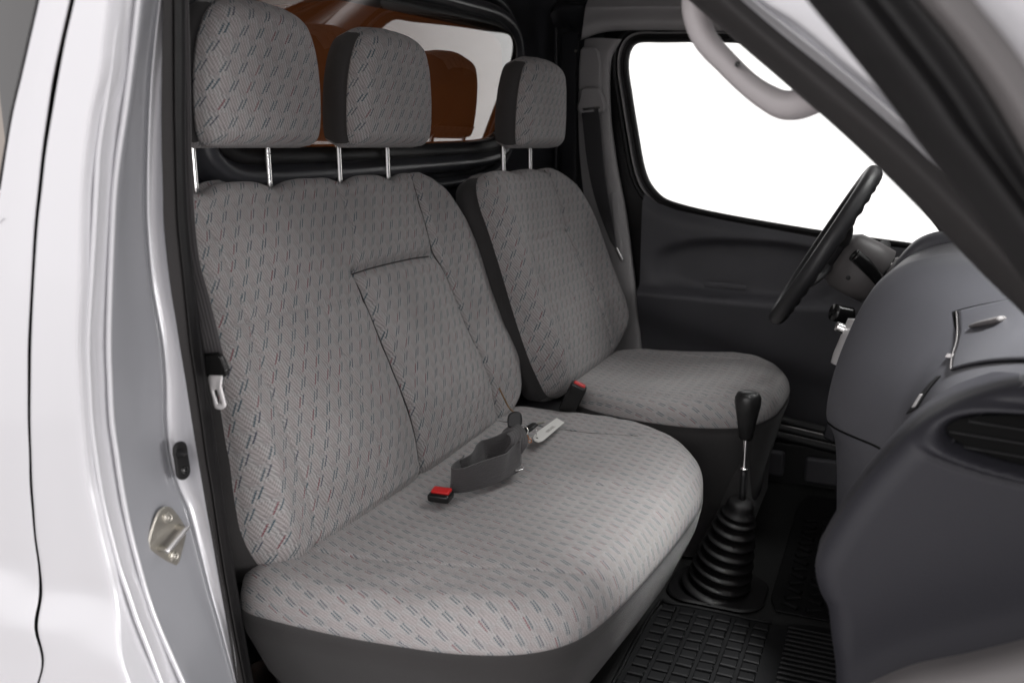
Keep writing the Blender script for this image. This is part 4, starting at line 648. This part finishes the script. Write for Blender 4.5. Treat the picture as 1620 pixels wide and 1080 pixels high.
# keys
ks = thing('car_keys', 'bunch of black keys with copper charm lying on the belt loop', 'keys')
fobc = Vector((0.157, 0.541, 0.500))
sp_ = [(-.010, -.013), (.010, -.013), (.0135, -.004), (.012, .008), (.006, .0135), (-.005, .0135), (-.012, .008), (-.0135, -.004)]
plate('key_fob', [tuple(p) for p in closed_catmull(sp_, 40)], (fobc, (.9, .35, .1), (-.1, .25, .96), (.3, -.9, .25)), .007, M['dark'], ks, bev=.0025, seg=3)
tube('leather_cord', [(0.062, 0.685, 0.510), (0.066, 0.697, 0.489), (0.074, 0.707, 0.465), fobc + Vector((0, 0, .012))], .0016, mat('tan_leather', (.22, .13, .06), .7), ks, res=20)
k2 = [(0.165, 0.553, 0.468), (0.165, 0.586, 0.470), (0.168, 0.609, 0.472)]
tube('key_head', k2, [.006, .0095, .0075], M['blk'], ks, n=16, res=20, flat=.45)
plate('key_blade', [(-.0035, 0), (.0035, 0), (.0035, .012), (.002, .014), (.0035, .016), (.002, .019), (0, .028), (-.003, .024)], ((0.168, 0.605, 0.472), (.3, .3, .8), (.55, .8, .1), (.8, -.6, 0)), .0018, M['steel'], ks, bev=.0003)
def torus(name, c, ax, r, rr, mt, parent):
    a = Vector(ax).normalized(); u = a.orthogonal().normalized(); v = a.cross(u); c = Vector(c)
    return tube(name, [c + (u * math.cos(t) + v * math.sin(t)) * r for t in np.arange(40) * math.pi / 20], rr, mt, parent, n=8, closed=True)
torus('key_ring', (0.162, 0.559, 0.474), (.3, -.5, .8), .012, .0010, M['chrome'], ks)
torus('key_ring', (0.160, 0.555, 0.462), (.2, .3, .9), .009, .0008, M['chrome'], ks)
lathe('copper_bell', [(0, .008), (.004, .007), (.0065, .003), (.007, -.002), (.005, -.006), (0, -.008)], M['brass'], ks, n=20, base=(0.162, 0.578, 0.455))
torus('charm_loop', (0.167, 0.587, 0.447), (.6, -.7, .2), .0035, .0009, M['brass'], ks)
tg = thing('key_tag', 'white paper key tag with faint pencil marks on the seat cushion', 'tag')
zt = .4415
tagp = [(0.161, 0.617), (0.156, 0.640), (0.155, 0.660), (0.158, 0.751), (0.182, 0.730), (0.184, 0.608), (0.179, 0.598), (0.170, 0.602)]
plate('tag_card', tagp, ((0, 0, zt), (1, 0, 0), (0, 1, 0), (0, 0, 1)), .0012, M['white'], tg, bev=.0002)
lathe('tag_hole', [(0, .0004), (.0018, .0004), (.0022, 0)], M['blk'], tg, n=14, base=(0.169, 0.618, 0.443))
torus('tag_ring', (0.162, 0.630, 0.449), (.8, .45, .2), .0085, .0009, M['chrome'], tg)
cu = bpy.data.curves.new('tag_writing', 'FONT'); cu.body = 'KBG-532'; cu.size = .0105; cu.extrude = .0001; cu.align_x = 'CENTER'; cu.align_y = 'CENTER'
tx = bpy.data.objects.new('tag_writing_tmp', cu); S.collection.objects.link(tx); bpy.context.view_layer.update()
me = bpy.data.meshes.new_from_object(tx.evaluated_get(bpy.context.evaluated_depsgraph_get())); bpy.data.objects.remove(tx); me.materials.clear(); me.materials.append(M['ink'])
wt = link(bpy.data.objects.new('tag_writing', me), tg); p0 = Vector((0.173, 0.626, 0.443)); p1 = Vector((0.173, 0.730, 0.443)); wt.location = (p0 + p1) / 2 + Vector((0, 0, .0002)); wt.rotation_euler = (0, 0, math.atan2((p1 - p0).y, (p1 - p0).x))

# ================================================================== striker and door stop on the jamb
jc = Vector((-0.008, -0.117, 0.524)); U_ = Vector((.10, .99, 0)).normalized(); V_ = Vector((-.08, 0, 1)).normalized(); N_ = Vector((.99, -.10, .08)).normalized(); V_ = N_.cross(U_) if N_.cross(U_).z > 0 else -N_.cross(U_)
sk = thing('door_striker', 'worn zinc door striker plate with loop bolted to the silver jamb', 'door striker')
so = [(-.006, .036), (.008, .036), (.018, .022), (.026, .004), (.026, -.006), (.016, -.026), (.008, -.037), (-.006, -.037), (-.018, -.024), (-.026, -.008), (-.027, .004), (-.018, .022)]
plate('striker_plate', [tuple(p) for p in closed_catmull(so, 48)], (jc + N_ * .001, U_, V_, N_), .004, M['steel'], sk, bev=.0015, seg=3)
for dy in (.024, -.024):
    lathe('screw', [(0, .0035), (.0025, .0035), (.003, .001), (.0045, .001), (.0058, .003), (.0066, 0)], M['steel'], sk, n=20, base=jc + N_ * .005 + V_ * dy + U_ * (.003 if dy > 0 else .004), axis=N_)
A_, B_ = jc + U_ * -.013 + V_ * -.007, jc + U_ * .015 + V_ * .008
for q in (A_, B_): tube('striker_post', [q, q + N_ * .012, q + N_ * .020], [.0042, .0032, .0030], M['steel'], sk, n=14, res=8)
tube('striker_bar', [A_ + N_ * .0195 - (B_ - A_) * .10, A_ + N_ * .0195, B_ + N_ * .0195, B_ + N_ * .0195 + (B_ - A_) * .10], [.0026, .0032, .0032, .0026], M['chrome'], sk, n=14, res=12)
rc = Vector((-0.010, -0.083, 0.608)); sb = thing('door_stop', 'black rubber door stop with pin on the silver jamb above the striker', 'door stop')
plate('stop_base', rrect(.020, .047, .0098, 8), (rc, U_, V_, N_), .006, M['rub'], sb, bev=.002, seg=3)
tube('stop_pin', [rc + V_ * .010 - U_ * .003, rc + V_ * .010 - U_ * .003 + N_ * .012, rc + V_ * .009 - U_ * .004 + N_ * .017], [.006, .0045, .002], M['rub'], sb, n=16, res=12)
lathe('stop_screw', [(0, .004), (.004, .004), (.0055, .002), (.006, 0)], M['blk'], sb, n=18, base=rc - V_ * .012 + N_ * .005, axis=N_)

# ================================================================== dashboard
da = thing('dashboard', 'blue-grey moulded dashboard with glovebox and oval end vent', 'dashboard')
EL = [(0.731, 0.395), (0.722, 0.447), (0.716, 0.480), (0.708, 0.494), (0.701, 0.514), (0.700, 0.534), (0.706, 0.554), (0.724, 0.597), (0.749, 0.643), (0.780, 0.689), (0.812, 0.720), (0.844, 0.739), (0.874, 0.751)]
EL = [(.742, .20), (.738, .30)] + EL + [(.93, .760), (1.0, .765)]
ERt = [(1.15, z) for z in (.20, .30, .45, .60, .70, .74, .765)]
vc, va, vb = (.912, .695), .118, .032
def ventdip(u, v):
    e = ((u - vc[0]) / va) ** 2 + ((v - vc[1] + .04 * (u - vc[0])) / vb) ** 2
    rim = .009 * np.exp(-((e - 1.16) / .20) ** 2) - .004 * np.exp(-((e - 1.62) / .16) ** 2)
    return rim - .034 / (1 + np.exp((e - .80) * 18)) - .004 * np.exp(-((v - .50) / .03) ** 2) * 0
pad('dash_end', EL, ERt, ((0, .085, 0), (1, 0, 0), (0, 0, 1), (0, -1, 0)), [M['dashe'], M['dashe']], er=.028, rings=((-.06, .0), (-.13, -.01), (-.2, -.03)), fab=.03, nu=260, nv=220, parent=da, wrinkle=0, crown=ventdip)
vn = meshobj('vent_dark_plate', [(vc[0] + va * .84 * math.cos(a), .100, vc[1] + vb * .80 * math.sin(a) - .04 * va * .84 * math.cos(a)) for a in np.arange(48) * math.pi / 24], [tuple(range(48))], M['gap'], da, smooth=False)  # black plate painting the dark depth of the vent
for k, dz in enumerate((-.013, .001, .014)):
    a_, b_ = np.array((vc[0] - va * .83 + abs(dz) * 1.2, vc[1] + dz)), np.array((vc[0] + va * .8, vc[1] + dz - .010))
    loft('vent_slat', [[(a_[0] + (b_[0] - a_[0]) * t, .093 + q, a_[1] + (b_[1] - a_[1]) * t + h) for t in (0, .5, 1)] for q, h in ((.004, 0), (.006, .0004), (.008, .001))], 8, 12, M['dark'], da, solid=.0010)
Vp = [(.80, .10), (.79, .30), (.775, .47), (.785, .58), (.812, .672), (.865, .742), (.93, .785), (1.0, .80), (1.15, .80)]
Pp = [(.72, .10), (.705, .30), (.690, .49), (.671, .553), (.688, .660), (.735, .770), (.815, .813), (.93, .812), (1.15, .80)]
rows = []
for y in (.10, .20, .30, .40, .46, .50, .535, .565, .59, .612, .63, .643, .655, .70, .80, .95, 1.02):
    s = min(max((y - .42) / .225, 0), 1); s = s * s * (3 - 2 * s)
    if y > .62: s = 1
    rows.append([(v[0] * (1 - s) + p[0] * s + (.012 * max(0, y - .655) / .1 if y > .655 else 0), y, v[1] * (1 - s) + p[1] * s) for v, p in zip(Vp, Pp)])
A = np.array([catmull(r, 120) for r in rows]); DG = np.array([catmull(A[:, j], 160) for j in range(120)])   # [t][y]
gridmesh('dash_body', DG, M['dash'], da)
def onsurf(t, yy):   # t 0..1 along profile, yy metres
    col = DG[int(round(t * 119))]; return np.array([np.interp(yy, col[:, 1], col[:, 0]), yy, np.interp(yy, col[:, 1], col[:, 2])])
def patch(name, t0, t1, y0, y1, lift, mt, parent, n=30, skew=0, label=None, solid=.003):
    G = []
    for i in range(n):
        t = t0 + (t1 - t0) * i / (n - 1); r = []
        for j in range(n):
            y = y0 + (y1 - y0) * j / (n - 1) + skew * (i / (n - 1)); f = t * 119; i0 = min(int(f), 118); fr = f - i0
            p = onsurf(i0 / 119, y) * (1 - fr) + onsurf((i0 + 1) / 119, y) * fr
            q = onsurf(min(i0 + 3, 119) / 119, y) - onsurf(max(i0 - 3, 0) / 119, y); nn = np.array([-q[2], 0, q[0]]); nn /= np.linalg.norm(nn)
            if nn[0] > 0: nn = -nn
            r.append(p + nn * lift)
        G.append(r)
    o = gridmesh(name, G, mt, parent, label=label)
    if solid: s = o.modifiers.new('solid', 'SOLIDIFY'); s.thickness = solid; s.offset = 0
    return o
def qpatch(name, BL, BR_, TL, TR, lift, mt, parent, n=30, solid=.004):
    G = []
    for i in range(n):
        r = []
        for j in range(n):
            a, b = i / (n - 1), j / (n - 1)
            if isinstance(BL, list):
                le = [np.interp(a, np.linspace(0, 1, len(BL)), [q[k] for q in BL]) for k in (0, 1)]; ri = [BR_[k] * (1 - a) + TR[k] * a for k in (0, 1)]; t, y = [le[k] * (1 - b) + ri[k] * b for k in (0, 1)]
            else: t, y = [(BL[k] * (1 - b) + BR_[k] * b) * (1 - a) + (TL[k] * (1 - b) + TR[k] * b) * a for k in (0, 1)]
            f = t * 119; i0 = min(int(f), 118); fr = f - i0; p = onsurf(i0 / 119, y) * (1 - fr) + onsurf((i0 + 1) / 119, y) * fr
            q = onsurf(min(i0 + 3, 119) / 119, y) - onsurf(max(i0 - 3, 0) / 119, y); nn = np.array([-q[2], 0, q[0]]); nn /= np.linalg.norm(nn)
            if nn[0] > 0: nn = -nn
            r.append(p + nn * (lift(a, b) if callable(lift) else lift))
        G.append(r)
    o = gridmesh(name, G, mt, parent)
    if solid: s = o.modifiers.new('solid', 'SOLIDIFY'); s.thickness = solid; s.offset = 0
    return o
LE = [(.546, .354), (.555, .401), (.58, .441), (.605, .471), (.63, .49)]
qpatch('lid_gap', [(t - .003, y + .007) for t, y in LE], (.688, .128), None, (.85, .415), .0008, M['gap'], da, solid=.0)
lid = qpatch('glovebox_lid', LE, (.692, .13), None, (.845, .405), .0028, M['dash'], da, solid=.002)
tube('lid_edge_highlight', [onsurf(t, y) + np.array([-.003, 0, .002]) for t, y in LE], .0011, M['dash2'], lid, n=8, res=30)  # paler tube standing in for the highlight on the lid edge
hl = tube('lid_handle', [onsurf(t, y) + np.array([-.004, 0, .005]) for t, y in ((.613, .441), (.63, .425), (.648, .407), (.664, .393))], [.0035, .0065, .0078, .0070], M['dash2'], lid, n=16, res=20, flat=.6)
qpatch('lid_clip', (.545, .425), (.553, .400), (.552, .428), (.561, .403), .003, M['lite'], da, solid=.002)
qpatch('side_slot', (.418, .448), (.445, .408), (.512, .402), (.520, .388), .0012, M['dark'], da, solid=.0016)
qpatch('slot_highlight', (.436, .430), (.442, .418), (.466, .420), (.470, .410), .0025, M['silver'], da, solid=.002)  # silver patch painted as the highlight in the slot
tube('pod_seam', [onsurf(t, y) + np.array([-.0006, -.0006, 0]) for t, y in ((.335, .655), (.335, .64), (.336, .62), (.338, .59), (.34, .56), (.34, .53), (.34, .50), (.34, .45))], .0016, M['gap'], da, n=6, res=50)
# instrument hood further along
HL = [(0.687, 0.532), (0.692, 0.604), (0.715, 0.676), (0.739, 0.726), (0.748, 0.756), (0.762, 0.785), (0.786, 0.812), (0.820, 0.827)]
HL = sorted([tuple(p) for p in HL], key=lambda p: p[1]); HR = [(1.12, z) for z in np.linspace(HL[0][1], HL[-1][1] + .003, 5)]
HL = HL + [(HL[-1][0] + .04, HL[-1][1] + .003)]
pad('instrument_hood', HL, HR, ((0, .84, 0), (1, 0, 0), (0, 0, 1), (0, -1, 0)), [M['dash'], M['dash']], er=.016, rings=((-.04, .0), (-.10, -.004), (-.12, -.012)), fab=.02, nu=70, nv=70, parent=da, wrinkle=0)
for px, r in (((1431, 420), .013), ((1447, 404), .015), ((1466, 392), .012)): pass
for c_, s_, r_ in (((0.770, 0.838, 0.757), (.006, .008, .016), .55), ((0.778, 0.838, 0.773), (.007, .008, .018), .75), ((0.791, 0.838, 0.789), (.017, .008, .007), -.55), ((0.809, 0.838, 0.802), (.016, .008, .006), -.35), ((0.782, 0.860, 0.790), (.014, .03, .005), -.75), ((0.801, 0.870, 0.805), (.015, .03, .005), -.5)):
    box('hood_vent_slot', c_, s_, M['gap'], da, rot=(0, r_, 0), bev=.0022, seg=3)
# centre control panel, seen edge-on past the pod
cp = thing('control_panel', 'bright silver centre control panel with knob beside the ignition', 'control panel')
loft('panel_face', [[(0.689, 0.800, 0.676), (0.683, 0.800, 0.658), (0.676, 0.800, 0.634), (0.669, 0.800, 0.611), (0.666, 0.800, 0.594)], [(0.698, 0.740, 0.687), (0.693, 0.740, 0.670), (0.688, 0.740, 0.648), (0.683, 0.740, 0.625), (0.677, 0.740, 0.604)], [(0.720, 0.660, 0.703), (0.715, 0.660, 0.687), (0.709, 0.660, 0.666), (0.705, 0.660, 0.644), (0.700, 0.660, 0.621)]], 12, 16, M['silver'], cp, solid=.004)
lathe('control_knob', [(0, .018), (.007, .018), (.0085, .014), (.009, .004), (.011, .0)], M['chrome'], cp, n=16, base=(0.683, 0.790, 0.658), axis=(-.9, -.1, .35))
tube('panel_seam', [(0.693, 0.765, 0.674), (0.685, 0.765, 0.654), (0.679, 0.765, 0.630), (0.671, 0.765, 0.603)], .0012, M['blk'], cp, res=12)
# steering column
sc = thing('steering_column', 'grey steering column cowl with black stalks behind the wheel', 'steering column')
cw_ = Vector((.6135, 1.12, .768)); ax = Vector((.873, 0, -.487)).normalized()
def P_(t, y=0, up=0): return cw_ + ax * t + Vector((0, y, 0)) + Vector((.487, 0, .873)) * up
def oval(name, sts, mt, parent, n=28):
    G = []
    for t, w, h, up in sts:
        G.append([np.array(P_(t, w * math.copysign(abs(math.cos(a)) ** .7, math.cos(a)), up + h * math.copysign(abs(math.sin(a)) ** .7, math.sin(a)))) for a in np.arange(n) * 2 * math.pi / n])
    return gridmesh(name, G, mt, parent, closed=True)
oval('upper_cowl', [(.035, .02, .02, .0), (.036, .055, .05, .0), (.05, .064, .060, .0), (.09, .066, .062, .002), (.125, .062, .060, .004), (.128, .05, .05, .004)], M['dash2'], sc)
oval('lower_cowl', [(.130, .06, .052, .0), (.14, .068, .062, -.002), (.18, .074, .070, -.004), (.26, .08, .075, -.01)], M['dash2'], sc)
oval('cowl_gap', [(.120, .054, .050, .0), (.145, .054, .050, .0)], M['blk'], sc)
tube('wiper_stalk', [(0.742, 1.040, 0.692), (0.724, 1.010, 0.722), (0.700, 0.990, 0.751), (0.680, 0.980, 0.769)], [.008, .011, .0135, .013], M['blk'], sc, n=16, res=24)
tube('light_stalk', [P_(.115, .05, .01), P_(.11, .11, .04), P_(.105, .16, .05)], [.007, .010, .012], M['dark'], sc, n=16, res=20)
tube('ignition_barrel', [(0.680, 1.020, 0.642), (0.649, 1.000, 0.651)], [.018, .017], M['blk'], sc, n=20, res=8)
lathe('cowl_screw', [(0, .001), (.004, .001), (.005, 0)], M['dark'], sc, n=14, base=P_(.075, -.064, -.02), axis=(0, -1, 0))
box('column_shroud_base', (.86, 1.17, .58), (.30, .36, .26), M['dash'], sc, rot=(0, .2, 0), bev=.05, seg=4)
sw = thing('steering_wheel', 'dark grey steering wheel seen edge-on against the bright window', 'steering wheel')
uw = Vector((.487, 0, .873)); pts = []; n_ = 160
for i in range(n_):
    t = i * 2 * math.pi / n_; pts.append(cw_ + (uw * math.cos(t) + Vector((0, 1, 0)) * math.sin(t)) * .174)
G = []
for i in range(n_):
    t = i * 2 * math.pi / n_; rd = uw * math.cos(t) + Vector((0, 1, 0)) * math.sin(t); row = []
    for j in range(20):
        a = j * math.pi / 10; back = max(0, math.sin(a - .6)); rr = .0165 + .0020 * back * math.cos(t * 34) * (1 if abs(math.sin(t)) < .97 else .3)
        row.append(pts[i] + rd * (math.cos(a) * rr) + ax * (math.sin(a) * rr * 1.02))
    G.append(row)
G.append(G[0]); gridmesh('rim', G, M['wheel'], sw, closed=True)
sw.location = cw_; yaw = R(3.0)
for t in (0.5, -0.5, 0.5 + math.pi, -.5 + math.pi):
    rd = uw * math.sin(t) + Vector((0, 1, 0)) * math.cos(t)
    tube('spoke', [cw_ + rd * .04 + ax * .025, cw_ + rd * .11 + ax * .018, cw_ + rd * .168], [.016, .013, .011], M['wheel'], sw, n=12, res=14, flat=.6)
oval('hub', [(-.004, .01, .01, 0), (-.003, .055, .045, 0), (.008, .064, .052, 0), (.03, .06, .05, 0), (.04, .03, .03, 0)], M['wheel'], sw)

for ch in [o for o in S.objects if o.parent == sw]: ch.matrix_parent_inverse = Matrix.Translation(-cw_)
sw.rotation_euler = (0, 0, yaw)
# ================================================================== gear lever and mats
gl = thing('gear_lever', 'tall black gear lever with ribbed rubber boot on the cab floor', 'gear lever')
g0 = Vector((.480, .815, .108)); g1 = Vector((.522, .80, .31)); ga = (g1 - g0).normalized(); H = (g1 - g0).length
prof = [(.070, 0), (.072, .006), (.064, .012)]
nb_ = 7
for k in range(nb_):
    z = .016 + k * (H - .05) / nb_; st_ = (H - .05) / nb_; r = .060 - .028 * (k / nb_) ** 1.25
    prof += [(r - .012, z), (r - .002, z + st_ * .25), (r + .002, z + st_ * .5), (r - .002, z + st_ * .7), (r - .014, z + st_ * .95)]
prof += [(.034, H - .032), (.028, H - .022), (.024, H - .006), (.010, H), (0.001, H + .001)]
prof = [tuple(p) for p in catmull(prof, 160)]
bt = lathe('rubber_boot', prof, M['rub'], gl, n=48, base=g0, axis=ga)
plate('boot_flange', rrect(.19, .16, .05, 8), ((.482, .82, .102), (1, .0, 0), (0, 1, 0), (0, 0, 1)), .008, M['rub'], gl, bev=.003)
tube('lever_rod', [g1, g1 + (0, 0, .07) if False else g1 + Vector((0, 0, .062))], [.0062, .0055], M['dark'], gl, n=14, res=5)
tube('lever_rod', [g1 + Vector((0, 0, .062)), g1 + Vector((0, 0, .072)), g1 + Vector((.0, 0, .135))], [.0085, .0055, .005], M['chrome'], gl, n=14, res=12)
lathe('knob', [(.0, .0), (.011, .0), (.013, .004), (.017, .03), (.0215, .055), (.0245, .071), (.0242, .082), (.020, .090), (.011, .0935), (0.0, .094)], M['knob'], gl, n=36, base=g1 + Vector((0, 0, .122)))
mt_ = thing('passenger_floor_mat', 'black rubber mat with square treads on the passenger floor', 'floor mat')
def cube_mesh(name, s, bev, m_):
    bm = bmesh.new(); bmesh.ops.create_cube(bm, size=1); bmesh.ops.scale(bm, vec=s, verts=bm.verts)
    bmesh.ops.delete(bm, geom=[f for f in bm.faces if f.normal.z < -.5], context='FACES_ONLY')
    bmesh.ops.bevel(bm, geom=[e for e in bm.edges if all(v.co.z > 0 for v in e.verts)], offset=bev, segments=1, affect='EDGES')
    me = bpy.data.meshes.new(name); bm.to_mesh(me); bm.free(); me.materials.append(m_); return me
plate('mat_sheet', [(.39, .05), (.90, .05), (.90, .70), (.80, .74), (.66, .745), (.60, .72), (.42, .72), (.385, .68)], ((0, 0, .103), (1, 0, 0), (0, 1, 0), (0, 0, 1)), .004, M['mat'], mt_, bev=.0015)
tube('mat_rim', [(.39, .05, .108), (.385, .40, .108), (.387, .69, .108), (.42, .72, .108), (.60, .72, .108)], .004, M['mat'], mt_, n=8, res=40)
tb = cube_mesh('tread_block', (.027, .021, .006), .0018, M['mat'])
for i in range(6):
    for j in range(20):
        o = bpy.data.objects.new('tread_block', tb); link(o, mt_); o.location = (.412 + i * .0345, .695 - j * .0285, .110 + random.uniform(-.0006, .0006)); o.rotation_euler = (random.uniform(-.04, .04), random.uniform(-.04, .04), 0)
rbm = cube_mesh('mat_rib', (.14, .007, .006), .002, M['mat'])
for j in range(40):
    o = bpy.data.objects.new('mat_rib', rbm); link(o, mt_); o.location = (.70, .715 - j * .0155, .110)
m2 = thing('driver_floor_mat', 'black rubber mat with curved treads on the driver side floor', 'floor mat')
plate('mat_sheet', [(.60, .775), (.95, .775), (.95, 1.40), (.60, 1.40), (.585, 1.3), (.585, .82)], ((0, 0, .103), (1, 0, 0), (0, 1, 0), (0, 0, 1)), .004, M['mat'], m2, bev=.0015)
tb2 = cube_mesh('tread_block', (.030, .012, .006), .0018, M['mat'])
for i in range(7):
    for j in range(14):
        o = bpy.data.objects.new('tread_block', tb2); link(o, m2); o.location = (.625 + i * .042 , .80 + j * .033, .110); o.rotation_euler = (0, 0, .5 if (i + j) % 2 else -.5)
